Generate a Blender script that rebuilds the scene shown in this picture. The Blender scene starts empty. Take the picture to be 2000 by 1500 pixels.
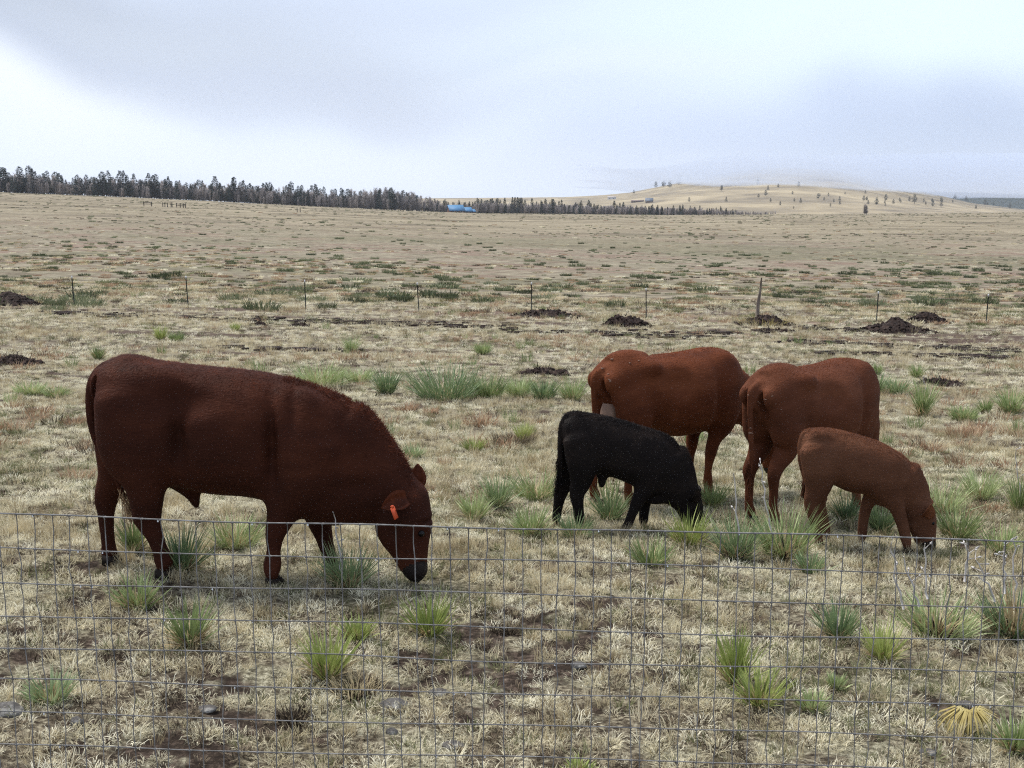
import bpy, math, random
import numpy as np
from mathutils import Vector, Matrix

SC = bpy.context.scene
COL = SC.collection
R = math.radians
random.seed(7)
rng = np.random.default_rng(11)

# ------------------------------------------------------------------ camera
F = 2200.0
PITCH = math.atan(350.0 / F)
CAMZ = 2.2
cam_d = bpy.data.cameras.new('camera')
cam = bpy.data.objects.new('camera', cam_d)
COL.objects.link(cam)
cam.location = (0, 0, CAMZ)
cam.rotation_euler = (math.pi / 2 - PITCH, 0, 0)
cam_d.lens = 36 * F / 2000
cam_d.sensor_width = 36
cam_d.clip_start = 0.05
cam_d.clip_end = 30000
SC.camera = cam
SC.view_settings.view_transform = 'Standard'
SC.view_settings.look = 'None'
SC.view_settings.exposure = 0.5
SC.view_settings.gamma = 1.0
SC.view_settings.use_curve_mapping = False
SC.cycles.volume_bounces = 3
SC.cycles.max_bounces = 8
SC.cycles.use_denoising = False
SC.cycles.filter_width = 1.15
SC.cycles.sample_clamp_indirect = 4.0
SC.cycles.transparent_max_bounces = 12

def ray(u, v):
    a = (u - 1000) / F; b = -(v - 750) / F
    c, s = math.cos(PITCH), math.sin(PITCH)
    return np.array([a, c + b * s, -s + b * c])

def kslope(v):
    p = math.tan(PITCH); q = (np.asarray(v, float) - 750) / F
    return (p + q) / (1 - p * q)

# ------------------------------------------------------------------ world
SUN_EL, SUN_AZ = R(62), R(-50)     # azimuth from +y (ahead), negative = to the left
world = bpy.data.worlds.new('World'); SC.world = world
world.use_nodes = True
NT = world.node_tree; NT.nodes.clear()
def N(nt, typ, **kw):
    n = nt.nodes.new(typ)
    for k, v in kw.items():
        setattr(n, k, v)
    return n
def build_world():
    nt = NT; L = nt.links.new
    out = N(nt, 'ShaderNodeOutputWorld')
    sky = N(nt, 'ShaderNodeTexSky', sky_type='NISHITA', sun_disc=False)
    sky.sun_elevation = SUN_EL; sky.sun_rotation = SUN_AZ
    b1 = N(nt, 'ShaderNodeBackground'); b1.inputs[1].default_value = 0.1
    L(sky.outputs[0], b1.inputs[0])
    tc = N(nt, 'ShaderNodeTexCoord')
    # stretched, warped direction for the stratus sheet
    mp = N(nt, 'ShaderNodeMapping'); mp.inputs['Scale'].default_value = (1.0, 1.0, 2.6)
    L(tc.outputs['Generated'], mp.inputs[0])
    n1 = N(nt, 'ShaderNodeTexNoise'); n1.inputs['Scale'].default_value = 2.6; n1.inputs['Detail'].default_value = 3; n1.inputs['Roughness'].default_value = 0.5
    L(mp.outputs[0], n1.inputs[0])
    n2 = N(nt, 'ShaderNodeTexNoise'); n2.inputs['Scale'].default_value = 3.0; n2.inputs['Detail'].default_value = 2
    L(tc.outputs['Generated'], n2.inputs[0])
    # warped direction
    sub = N(nt, 'ShaderNodeVectorMath', operation='SUBTRACT'); L(n2.outputs['Color'], sub.inputs[0]); sub.inputs[1].default_value = (.5, .5, .5)
    sc = N(nt, 'ShaderNodeVectorMath', operation='SCALE'); L(sub.outputs[0], sc.inputs[0]); sc.inputs['Scale'].default_value = 0.22
    wd = N(nt, 'ShaderNodeVectorMath', operation='ADD'); L(tc.outputs['Generated'], wd.inputs[0]); L(sc.outputs[0], wd.inputs[1])
    cr = N(nt, 'ShaderNodeValToRGB')
    cr.color_ramp.elements[0].position = 0.34; cr.color_ramp.elements[0].color = (0.50, 0.57, 0.72, 1)
    cr.color_ramp.elements[1].position = 0.68; cr.color_ramp.elements[1].color = (0.62, 0.70, 0.86, 1)
    L(n1.outputs[0], cr.inputs[0])
    cur = cr.outputs[0]
    def blob(cur, u, v, su, sv, col, amt):
        d = ray(u, v); d = d / np.linalg.norm(d)
        mpb = N(nt, 'ShaderNodeVectorMath', operation='SUBTRACT'); L(wd.outputs[0], mpb.inputs[0]); mpb.inputs[1].default_value = tuple(d)
        scl = N(nt, 'ShaderNodeVectorMath', operation='MULTIPLY'); L(mpb.outputs[0], scl.inputs[0]); scl.inputs[1].default_value = (F / su, F / su, F / sv)
        ln = N(nt, 'ShaderNodeVectorMath', operation='LENGTH'); L(scl.outputs[0], ln.inputs[0])
        mr = N(nt, 'ShaderNodeMapRange', interpolation_type='SMOOTHERSTEP'); L(ln.outputs['Value'], mr.inputs[0])
        mr.inputs[1].default_value = 0.0; mr.inputs[2].default_value = 1.3; mr.inputs[3].default_value = amt; mr.inputs[4].default_value = 0
        mx = N(nt, 'ShaderNodeMix', data_type='RGBA'); L(mr.outputs[0], mx.inputs['Factor']); L(cur, mx.inputs['A']); mx.inputs['B'].default_value = (*col, 1)
        return mx.outputs['Result']
    for b in SKY_BLOBS: cur = blob(cur, *b)
    b2 = N(nt, 'ShaderNodeBackground'); b2.inputs[1].default_value = 1.0
    L(cur, b2.inputs[0])
    ms = N(nt, 'ShaderNodeMixShader'); ms.inputs[0].default_value = 0.93
    L(b1.outputs[0], ms.inputs[1]); L(b2.outputs[0], ms.inputs[2]); L(ms.outputs[0], out.inputs[0])
SKY_BLOBS = [
    (150, 30, 1000, 170, (0.37, 0.41, 0.49), 0.95),
    (600, 120, 700, 110, (0.44, 0.49, 0.61), 0.75),
    (60, 220, 420, 110, (0.72, 0.76, 0.84), 0.98),
    (700, 290, 1000, 90, (0.66, 0.72, 0.84), 0.85),
    (950, 10, 500, 90, (0.56, 0.63, 0.76), 0.7),
    (1800, 40, 900, 230, (0.64, 0.76, 0.80), 0.98),
    (1150, 200, 420, 120, (0.54, 0.61, 0.80), 0.6),
    (1550, 290, 900, 110, (0.47, 0.55, 0.75), 0.85),
    (2000, 330, 900, 150, (0.36, 0.43, 0.58), 1.0),
    (420, 40, 300, 60, (0.46, 0.51, 0.60), 0.6),
    (1250, 110, 500, 50, (0.62, 0.69, 0.82), 0.6),
]
build_world()

sun_d = bpy.data.lights.new('sun', 'SUN'); sun_d.energy = 3.5; sun_d.angle = R(20); sun_d.color = (1, 0.96, 0.9)
sun = bpy.data.objects.new('sun', sun_d); COL.objects.link(sun)
sd = Vector((math.sin(SUN_AZ) * math.cos(SUN_EL), math.cos(SUN_AZ) * math.cos(SUN_EL), math.sin(SUN_EL)))
sun.rotation_euler = sd.to_track_quat('Z', 'Y').to_euler()
sun.location = (0, 0, 30)

# ------------------------------------------------------------------ helpers
def tag(o, label=None, cat=None, group=None, kind=None):
    if label: o['label'] = label
    if cat: o['category'] = cat
    if group: o['group'] = group
    if kind: o['kind'] = kind
    return o
def empty(name, loc, rz=0):
    o = bpy.data.objects.new(name, None); o.empty_display_size = .1
    COL.objects.link(o); o.location = loc; o.rotation_euler = (0, 0, rz); return o
def mesh_np(name, V, Fs, mat=None, smooth=False):
    """V (n,3); Fs: (m,3|4) array or list of arrays"""
    if not isinstance(Fs, list): Fs = [Fs]
    Fs = [f for f in Fs if len(f)]
    m = bpy.data.meshes.new(name)
    V = np.asarray(V, np.float32)
    m.vertices.add(len(V)); m.vertices.foreach_set('co', V.ravel())
    nl = sum(f.size for f in Fs); npoly = sum(len(f) for f in Fs)
    m.loops.add(nl); m.loops.foreach_set('vertex_index', np.concatenate([f.ravel() for f in Fs]).astype(np.int32))
    tot = np.concatenate([np.full(len(f), f.shape[1]) for f in Fs]); st = np.concatenate([[0], np.cumsum(tot)[:-1]])
    m.polygons.add(npoly)
    m.polygons.foreach_set('loop_start', st.astype(np.int32))
    m.polygons.foreach_set('loop_total', tot.astype(np.int32))
    if smooth: m.polygons.foreach_set('use_smooth', np.ones(npoly, bool))
    m.update(calc_edges=True); m.validate()
    if mat: m.materials.append(mat)
    return m
def obj(name, mesh, parent=None, loc=None):
    o = bpy.data.objects.new(name, mesh); COL.objects.link(o)
    if parent: o.parent = parent
    if loc is not None: o.location = loc
    return o
class MB:
    def __init__(s): s.V = []; s.T = []; s.Q = []; s.n = 0
    def add(s, V, T=None, Q=None):
        V = np.asarray(V, float); s.V.append(V)
        if T is not None and len(T): s.T.append(np.asarray(T, int) + s.n)
        if Q is not None and len(Q): s.Q.append(np.asarray(Q, int) + s.n)
        s.n += len(V)
    def box(s, c, d, M=None):
        v = np.array([[x, y, z] for x in (-.5, .5) for y in (-.5, .5) for z in (-.5, .5)]) * np.array(d)
        if M is not None: v = v @ np.asarray(M).T
        s.add(v + np.array(c), Q=[[0, 1, 3, 2], [4, 6, 7, 5], [0, 4, 5, 1], [2, 3, 7, 6], [0, 2, 6, 4], [1, 5, 7, 3]])
    def tube(s, P, r, n=6):
        P = np.asarray(P, float); m = len(P); r = np.broadcast_to(np.asarray(r, float), (m,))
        T = np.gradient(P, axis=0); T /= np.linalg.norm(T, axis=1)[:, None] + 1e-9
        up = np.array([0, 0, 1.]) if abs(T[:, 2]).mean() < .8 else np.array([1., 0, 0])
        A = np.cross(T, up); A /= np.linalg.norm(A, axis=1)[:, None] + 1e-9; B = np.cross(T, A)
        an = np.arange(n) / n * 2 * np.pi
        V = (P[:, None] + r[:, None, None] * (A[:, None] * np.cos(an)[None, :, None] + B[:, None] * np.sin(an)[None, :, None])).reshape(-1, 3)
        i = np.arange(m - 1)[:, None] * n; j = np.arange(n)[None]; k = (j + 1) % n
        Q = np.stack([i + j, i + k, i + n + k, i + n + j], -1).reshape(-1, 4)
        s.add(V, Q=Q)
        c0 = np.array([[0, a, a + 1] for a in range(1, n - 1)])
        s.T.append(c0 + s.n - len(V)); s.T.append(c0[:, ::-1] + s.n - n)
    def mesh(s, name, mat=None, smooth=False):
        V = np.concatenate(s.V); Fs = []
        if s.T: Fs.append(np.concatenate(s.T))
        if s.Q: Fs.append(np.concatenate(s.Q))
        return mesh_np(name, V, Fs, mat, smooth)
    def build(s, name, mat=None, parent=None, loc=None, smooth=False):
        return obj(name, s.mesh(name, mat, smooth), parent, loc)

# value noise
def _h(ix, iy, seed):
    n = (ix.astype(np.int64) * 374761393 + iy.astype(np.int64) * 668265263 + seed * 982451653) & 0xffffffff
    n = ((n ^ (n >> 13)) * 1274126177) & 0xffffffff
    n = (n ^ (n >> 16)) & 0xffff
    return n / 65535.0
def vn(x, y, seed=0):
    x = np.asarray(x, float); y = np.asarray(y, float)
    x0 = np.floor(x); y0 = np.floor(y); fx = x - x0; fy = y - y0
    fx = fx * fx * (3 - 2 * fx); fy = fy * fy * (3 - 2 * fy)
    a = _h(x0, y0, seed); b = _h(x0 + 1, y0, seed); c = _h(x0, y0 + 1, seed); d = _h(x0 + 1, y0 + 1, seed)
    return (a * (1 - fx) + b * fx) * (1 - fy) + (c * (1 - fx) + d * fx) * fy
def fbm(x, y, seed=0, oct=4, g=.5):
    x = np.asarray(x, float); y = np.asarray(y, float)
    s = 0; a = 1; t = 0
    for i in range(oct):
        s = s + a * vn(x * 2 ** i + 13.7 * i, y * 2 ** i - 7.1 * i, seed + i); t += a; a *= g
    return s / t
def sstep(x, a, b):
    t = np.clip((np.asarray(x, float) - a) / (b - a), 0, 1); return t * t * (3 - 2 * t)

# ------------------------------------------------------------------ terrain
_D = np.log([0.5, 3, 6.75, 9, 15, 25, 51, 100, 200, 400, 900])
_H = [-2.08, -2.13, -2.24, -2.47, -2.95, -3.55, -4.65, -6.2, -8.5, -10, -11]
_EU = np.array([-3000, -1000, -800, -600, -400, -200, -50, 300, 700, 1000, 3000])
_EV = np.array([352, 375, 383, 392, 403, 412, 417, 420, 418, 415, 412])
def terrain(x, y, bumps=True):
    x = np.asarray(x, float); y = np.asarray(y, float)
    d = np.maximum(y, .5); ld = np.log(d)
    base = np.interp(ld, _D, _H)
    u = x / (d * .9876) * F
    s = sstep(ld, math.log(150), math.log(800))
    ev = np.interp(np.clip(u, -3000, 3000), _EU, _EV)
    z = (1 - s) * (base - .024 * np.clip(x, -400, 400)) - s * kslope(ev) * np.minimum(d, 900)
    z = z - np.maximum(d - 900, 0) * .02
    if bumps:
        a = sstep(d, 500, 60)
        z = z + a * (.05 * (fbm(x * .9, y * .9, 3, 3) - .5) + .035 * (fbm(x * 4, y * 4, 5, 3) - .5)) \
              + sstep(d, 25, 90) * sstep(d, 900, 600) * 1.0 * (fbm(x * .03, y * .02, 9, 3) - .5)
    return z + CAMZ
def ground_pt(u, v, dmax=1200):
    r = ray(u, v); ts = np.geomspace(2.0, dmax, 4000)
    P = r[None] * ts[:, None] + np.array([0, 0, CAMZ])
    below = P[:, 2] < terrain(P[:, 0], P[:, 1])
    i = int(np.argmax(below)) if below.any() else len(ts) - 1
    return np.array([P[i, 0], P[i, 1], float(terrain(P[i, 0], P[i, 1]))])
def pxm(p):   # photo pixels per metre at a point
    return F / (p[1] * math.cos(PITCH) + (CAMZ - p[2]) * math.sin(PITCH))
# cover maps
def bare_map(x, y):
    x = np.asarray(x, float); y = np.asarray(y, float)
    n = .62 * fbm(x * 4.2, y * 6.0, 21, 4, .62) + .38 * fbm(x * .9, y * 1.4, 22, 3)
    nearb = sstep(y, 6.5, 4.6) * .055
    m = sstep(n + nearb, .60, .65)
    streak = fbm(x * .10, y * .55, 33, 4, .6)
    m2 = sstep(streak, .56, .70) * sstep(y, 22, 35) * sstep(y, 60, 48) * .9
    return np.clip(np.maximum(m * sstep(y, 60, 20), m2), 0, 1)
def moss_map(x, y):
    return sstep(fbm(x * 3.0, y * 4.4, 44, 4, .62), .49, .58)
def green_map(x, y):
    return sstep(fbm(x * .45, y * .6, 55, 4, .55), .48, .66)
def rust_map(x, y):
    return sstep(fbm(x * .12 + 3, y * .22, 66, 4, .6), .5, .66)

# ------------------------------------------------------------------ materials
def mat(name, color, rough=.8, **kw):
    m = bpy.data.materials.new(name); m.use_nodes = True
    b = m.node_tree.nodes['Principled BSDF']
    b.inputs['Base Color'].default_value = (*color, 1); b.inputs['Roughness'].default_value = rough
    b.inputs['Specular IOR Level'].default_value = kw.get('spec', .25)
    if 'metal' in kw: b.inputs['Metallic'].default_value = kw['metal']
    return m
def noisy(name, cols, scale=8, rough=.85, detail=4, objrand=0.0, bump=0, bumpscale=60, coord='Object', spec=.15, posrange=(.3, .7), sss=None, stretch=(1, 1, 1)):
    """colour ramp over noise + per-instance random shift"""
    m = bpy.data.materials.new(name); m.use_nodes = True
    nt = m.node_tree; L = nt.links.new; b = nt.nodes['Principled BSDF']
    tc = N(nt, 'ShaderNodeTexCoord')
    src = tc.outputs['Object']
    if coord == 'World':
        src = N(nt, 'ShaderNodeNewGeometry').outputs['Position']
    mp = N(nt, 'ShaderNodeMapping'); mp.inputs['Scale'].default_value = stretch; L(src, mp.inputs[0])
    n = N(nt, 'ShaderNodeTexNoise'); n.inputs['Scale'].default_value = scale; n.inputs['Detail'].default_value = detail; n.inputs['Roughness'].default_value = .6
    L(mp.outputs[0], n.inputs[0])
    val = n.outputs[0]
    if objrand:
        oi = N(nt, 'ShaderNodeObjectInfo')
        ma = N(nt, 'ShaderNodeMath', operation='MULTIPLY_ADD'); L(oi.outputs['Random'], ma.inputs[0]); ma.inputs[1].default_value = objrand; L(val, ma.inputs[2])
        mb_ = N(nt, 'ShaderNodeMath', operation='SUBTRACT'); L(ma.outputs[0], mb_.inputs[0]); mb_.inputs[1].default_value = objrand / 2
        val = mb_.outputs[0]
    cr = N(nt, 'ShaderNodeValToRGB'); e = cr.color_ramp.elements
    while len(e) < len(cols): e.new(.5)
    for i, c in enumerate(cols):
        e[i].position = posrange[0] + (posrange[1] - posrange[0]) * i / (len(cols) - 1); e[i].color = (*c, 1)
    L(val, cr.inputs[0]); L(cr.outputs[0], b.inputs['Base Color'])
    b.inputs['Roughness'].default_value = rough; b.inputs['Specular IOR Level'].default_value = spec
    if bump:
        n3 = N(nt, 'ShaderNodeTexNoise'); n3.inputs['Scale'].default_value = bumpscale; n3.inputs['Detail'].default_value = 3
        L(mp.outputs[0], n3.inputs[0])
        bp = N(nt, 'ShaderNodeBump'); bp.inputs['Strength'].default_value = bump; bp.inputs['Distance'].default_value = .02
        L(n3.outputs[0], bp.inputs['Height']); L(bp.outputs[0], b.inputs['Normal'])
    return m

def ground_material():
    m = bpy.data.materials.new('prairie_ground'); m.use_nodes = True
    nt = m.node_tree; L = nt.links.new; b = nt.nodes['Principled BSDF']
    b.inputs['Roughness'].default_value = .95; b.inputs['Specular IOR Level'].default_value = .1
    pos = N(nt, 'ShaderNodeNewGeometry').outputs['Position']
    def noise(scale, stretch=(1, 1, 1), det=5, rough=.62):
        mp = N(nt, 'ShaderNodeMapping'); mp.inputs['Scale'].default_value = stretch; L(pos, mp.inputs[0])
        n = N(nt, 'ShaderNodeTexNoise'); n.inputs['Scale'].default_value = scale; n.inputs['Detail'].default_value = det; n.inputs['Roughness'].default_value = rough
        L(mp.outputs[0], n.inputs[0]); return n.outputs[0]
    def ramp(v, *st):
        cr = N(nt, 'ShaderNodeValToRGB'); e = cr.color_ramp.elements
        while len(e) < len(st): e.new(.5)
        for i, (p, c) in enumerate(st):
            e[i].position = p; e[i].color = (*c, 1) if len(c) == 3 else c
        L(v, cr.inputs[0]); return cr.outputs[0]
    def mix(fac, a, c):
        mx = N(nt, 'ShaderNodeMix', data_type='RGBA')
        if isinstance(fac, float): mx.inputs['Factor'].default_value = fac
        else: L(fac, mx.inputs['Factor'])
        for s, v in (('A', a), ('B', c)):
            if isinstance(v, tuple): mx.inputs[s].default_value = (*v, 1)
            else: L(v, mx.inputs[s])
        return mx.outputs['Result']
    def attr(nm):
        a = N(nt, 'ShaderNodeAttribute'); a.attribute_name = nm; return a.outputs['Fac']
    G = lambda x: (x, x, x)
    # near thatch: mottled cream / olive / brown
    thatch = ramp(noise(26, (1, 1.3, 1), 6, .7), (.38, (.034, .025, .017)), (.48, (.11, .088, .058)), (.58, (.29, .25, .17)), (.70, (.54, .49, .35)))
    soil = ramp(noise(18, (1, 1, 1), 6, .7), (.3, (.016, .011, .008)), (.5, (.045, .032, .023)), (.62, (.13, .095, .072)), (.72, (.30, .26, .19)))
    moss = ramp(noise(40, (1, 1, 1), 5, .7), (.36, (.07, .06, .038)), (.52, (.26, .235, .155)), (.68, (.60, .56, .41)))
    green = ramp(noise(22, (1, 1, 1), 5, .7), (.35, (.06, .06, .03)), (.6, (.20, .20, .11)))
    c = mix(attr('moss'), thatch, moss)
    gm = N(nt, 'ShaderNodeMath', operation='MULTIPLY'); L(attr('green'), gm.inputs[0]); gm.inputs[1].default_value = .28
    c = mix(gm.outputs[0], c, green)
    c = mix(attr('bare'), c, soil)
    # far plain: drawn out bands
    far1 = ramp(noise(.9, (.35, 1, 1), 9, .84), (.36, (.07, .055, .038)), (.45, (.20, .165, .115)), (.53, (.36, .315, .225)), (.66, (.54, .49, .365)))
    rustc = ramp(noise(1.3, (.4, 1, 1), 8, .82), (.38, (.10, .065, .045)), (.5, (.28, .20, .15)), (.66, (.44, .35, .26)))
    farg = ramp(noise(.6, (.4, 1, 1), 8, .85), (.40, (.07, .07, .04)), (.5, (.21, .195, .12)), (.62, (.36, .33, .22)))
    f = mix(attr('rust'), far1, rustc)
    gm2 = N(nt, 'ShaderNodeMath', operation='MULTIPLY'); L(attr('fargreen'), gm2.inputs[0]); gm2.inputs[1].default_value = .7
    f = mix(gm2.outputs[0], f, farg)
    # very far: straw
    straw = ramp(noise(.06, (.4, 1, 1), 10, .8), (.38, (.14, .115, .08)), (.48, (.29, .245, .165)), (.64, (.46, .395, .275)))
    f = mix(attr('vfar'), f, straw)
    tex = ramp(noise(2.2, (.4, 1, 1), 7, .85), (.37, (.26, .245, .23)), (.49, (.62, .61, .60)), (.62, (.95, .95, .94)))
    mm = N(nt, 'ShaderNodeMix', data_type='RGBA', blend_type='MULTIPLY'); mm.inputs['Factor'].default_value = 1.0
    L(f, mm.inputs['A']); L(tex, mm.inputs['B']); f = mm.outputs['Result']
    f = mix(attr('bare'), f, (.07, .045, .035))
    c = mix(attr('far'), c, f)
    L(c, b.inputs['Base Color'])
    nb = noise(30, (1, 1, 1), 6, .75)
    bp = N(nt, 'ShaderNodeBump'); bp.inputs['Strength'].default_value = .9; bp.inputs['Distance'].default_value = .035
    L(nb, bp.inputs['Height']); L(bp.outputs[0], b.inputs['Normal'])
    return m

# ------------------------------------------------------------------ ground sheet
def build_ground():
    ys = np.concatenate([np.arange(-4, 3, .25), np.arange(3, 12, .045), np.geomspace(12, 60, 170)[0:-1], np.geomspace(60, 1000, 190)[0:-1], np.geomspace(1000, 14000, 30)])
    t = np.concatenate([-np.geomspace(8, 1.02, 26), np.linspace(-1, 1, 300), np.geomspace(1.02, 8, 26)])
    T, Y = np.meshgrid(t, ys)
    X = T * (.9 + .49 * np.maximum(Y, 0))
    Z = terrain(X, Y)
    # micro relief near
    a = sstep(Y, 20, 8)
    Z = Z + a * .022 * (fbm(X * 14, Y * 14, 77, 3, .6) - .5) - a * .012 * bare_map(X, Y)
    nr, nc = X.shape
    V = np.stack([X, Y, Z], -1).reshape(-1, 3)
    i = np.arange(nr - 1)[:, None] * nc; j = np.arange(nc - 1)[None]
    Q = np.stack([i + j, i + j + 1, i + nc + j + 1, i + nc + j], -1).reshape(-1, 4)
    m = mesh_np('ground', V, Q, ground_material(), True)
    x, y = V[:, 0], V[:, 1]
    fbreak = fbm(x * .8, y * .8, 91, 3) - .5
    for nm, val in (('bare', bare_map(x, y)), ('moss', moss_map(x, y)), ('green', green_map(x, y)),
                    ('rust', np.maximum(rust_map(x, y) * sstep(y, 20, 50) * sstep(y, 500, 200), 0)),
                    ('fargreen', sstep(fbm(x * .02, y * .035, 101, 4, .6), .46, .62) * sstep(y, 60, 90) * sstep(y, 420, 260)),
                    ('vfar', sstep(np.log(np.maximum(y, 1)), math.log(180), math.log(420))),
                    ('far', sstep(y * (1 + .5 * fbreak), 13, 26))):
        at = m.attributes.new(nm, 'FLOAT', 'POINT'); at.data.foreach_set('value', np.asarray(val, np.float32))
    return tag(obj('ground', m), kind='structure')
build_ground()

# ------------------------------------------------------------------ hills, ridge, cloud, haze
def strip_hill(name, us, crest, d0, d1, v0, material, rows=60, amp=6, cols=200, back=True, seed=1):
    U = np.linspace(us[0], us[-1], cols); Cv = np.interp(U, us, crest)
    tt = np.linspace(0, 1, rows)
    d = d0 + (d1 - d0) * tt
    z0 = -kslope(v0) * d0
    zc = -kslope(Cv) * d1
    prof = tt ** 1.15
    D, UU = np.meshgrid(d, U, indexing='ij')
    ZC = np.broadcast_to(zc, D.shape); PR = np.broadcast_to(prof[:, None], D.shape)
    Z = z0 + (ZC - z0) * PR
    X = (UU - 1000) / F * D * .9876
    Z = Z + amp * (fbm(X * .004, D * .004, seed, 4) - .5) * np.sin(np.pi * PR) ** .6 + CAMZ
    if back:
        k = 12; db = d1 + np.linspace(60, 1500, k)
        Db, Ub = np.meshgrid(db, U, indexing='ij'); Xb = (Ub - 1000) / F * d1 * .9876 + 0 * Db
        Zb = Z[-1][None] - (Db - d1) * .06
        X = np.vstack([X, Xb]); D = np.vstack([D, Db]); Z = np.vstack([Z, Zb])
    nr, nc = X.shape
    V = np.stack([X, D, Z], -1).reshape(-1, 3)
    i = np.arange(nr - 1)[:, None] * nc; j = np.arange(nc - 1)[None]
    Q = np.stack([i + j, i + j + 1, i + nc + j + 1, i + nc + j], -1).reshape(-1, 4)
    return tag(obj(name, mesh_np(name, V, Q, material, True)), kind='structure'), (X, D, Z)
hill_mat = noisy('hill_grass', [(.11, .09, .065), (.235, .19, .12), (.36, .295, .185)], scale=.012, coord='World', detail=9, stretch=(1, .6, 3))
HU = [500, 700, 850, 1000, 1100, 1180, 1230, 1290, 1350, 1430, 1520, 1620, 1700, 1800, 1900, 2000, 2200, 2700]
HV = [398, 390, 387, 386, 385, 381, 376, 364, 352, 336, 328, 332, 348, 374, 397, 409, 414, 412]
hill, HG = strip_hill('hill', HU, HV, 1250, 2900, 423, hill_mat, amp=14)
wood_mat = noisy('forest_slope', [(.012, .022, .022), (.03, .045, .04), (.05, .065, .055)], scale=.05, coord='World', detail=8)
strip_hill('wooded_ridge', [1500, 1650, 1750, 1900, 2100, 2700], [412, 385, 350, 335, 320, 310], 3300, 4600, 412, wood_mat, amp=30, seed=5)

def hill_pt(u, v):
    """point on the hill seen at a pixel"""
    X, D, Z = HG
    r = ray(u, v); ts = np.linspace(1250, 2900, 600)
    P = r[None] / r[1] * ts[:, None] + np.array([0, 0, CAMZ])
    # surface height at (x,d): interpolate on hill grid by nearest
    uu = P[:, 0] / (P[:, 1] * .9876) * F + 1000
    U = np.linspace(HU[0], HU[-1], 200); ci = np.clip(np.round((uu - U[0]) / (U[1] - U[0])).astype(int), 0, 199)
    ri = np.clip(np.round((P[:, 1] - 1250) / (2900 - 1250) * 59).astype(int), 0, 59)
    hz = Z[ri, ci]
    b = P[:, 2] < hz
    i = int(np.argmax(b)) if b.any() else len(ts) - 1
    return np.array([P[i, 0], P[i, 1], hz[i]])

def volume_mat(name, dens, col, aniso=0.0):
    m = bpy.data.materials.new(name); m.use_nodes = True
    nt = m.node_tree; nt.nodes.clear(); out = N(nt, 'ShaderNodeOutputMaterial')
    v = N(nt, 'ShaderNodeVolumePrincipled'); v.inputs['Density'].default_value = dens; v.inputs['Color'].default_value = (*col, 1); v.inputs['Anisotropy'].default_value = aniso
    nt.links.new(v.outputs[0], out.inputs['Volume']); return m
HAZE_D = .00006
hb = MB(); hb.box((0, 4800, 60), (11600, 9900, 720))
hz = hb.build('haze', volume_mat('haze_air', HAZE_D, (.86, .92, 1.0))); tag(hz, kind='stuff')
def low_cloud():
    nu, nd = 110, 40
    us = np.linspace(1120, 3600, nu); ds = np.linspace(1900, 5200, nd)
    U, D = np.meshgrid(us, ds, indexing='ij')
    X = (U - 1000) / F * D * .9876
    vb = np.interp(U, [1040, 1200, 1300, 1400, 1600, 1800, 2000, 3600], [326, 350, 361, 369, 376, 382, 386, 392])
    zb = -kslope(vb) * 2700 + 26 * (fbm(X * .0045, D * .0022, 31, 4) - .5) + CAMZ
    zt = zb + .3 + 85 * sstep(U, 1110, 1520) * sstep(D, 1850, 2700) + (D - 1900) * .045 * sstep(U, 1250, 2600)
    nn = nu * nd
    V = np.concatenate([np.stack([X, D, zb], -1).reshape(-1, 3), np.stack([X, D, zt], -1).reshape(-1, 3)])
    idx = np.arange(nn).reshape(nu, nd)
    def q(a, b, c, d): return np.stack([a.ravel(), b.ravel(), c.ravel(), d.ravel()], -1)
    bot = q(idx[:-1, :-1], idx[:-1, 1:], idx[1:, 1:], idx[1:, :-1]); top = q(idx[:-1, :-1], idx[1:, :-1], idx[1:, 1:], idx[:-1, 1:]) + nn
    def side(line): return np.stack([line[:-1], line[1:], line[1:] + nn, line[:-1] + nn], -1)
    Q = np.concatenate([bot, top, side(idx[:, 0]), side(idx[:, -1])[:, ::-1], side(idx[0])[:, ::-1], side(idx[-1])])
    cm_ = mesh_np('low_cloud', V, Q, volume_mat('cloud_vapour', .0038, (.655, .725, .85)))
    import bmesh
    bm = bmesh.new(); bm.from_mesh(cm_); bmesh.ops.recalc_face_normals(bm, faces=bm.faces[:]); bm.to_mesh(cm_); bm.free()
    o = obj('low_cloud', cm_)
    tag(o, 'low grey cloud resting on the top of the far hill', 'cloud', kind='stuff')
low_cloud()

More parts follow.
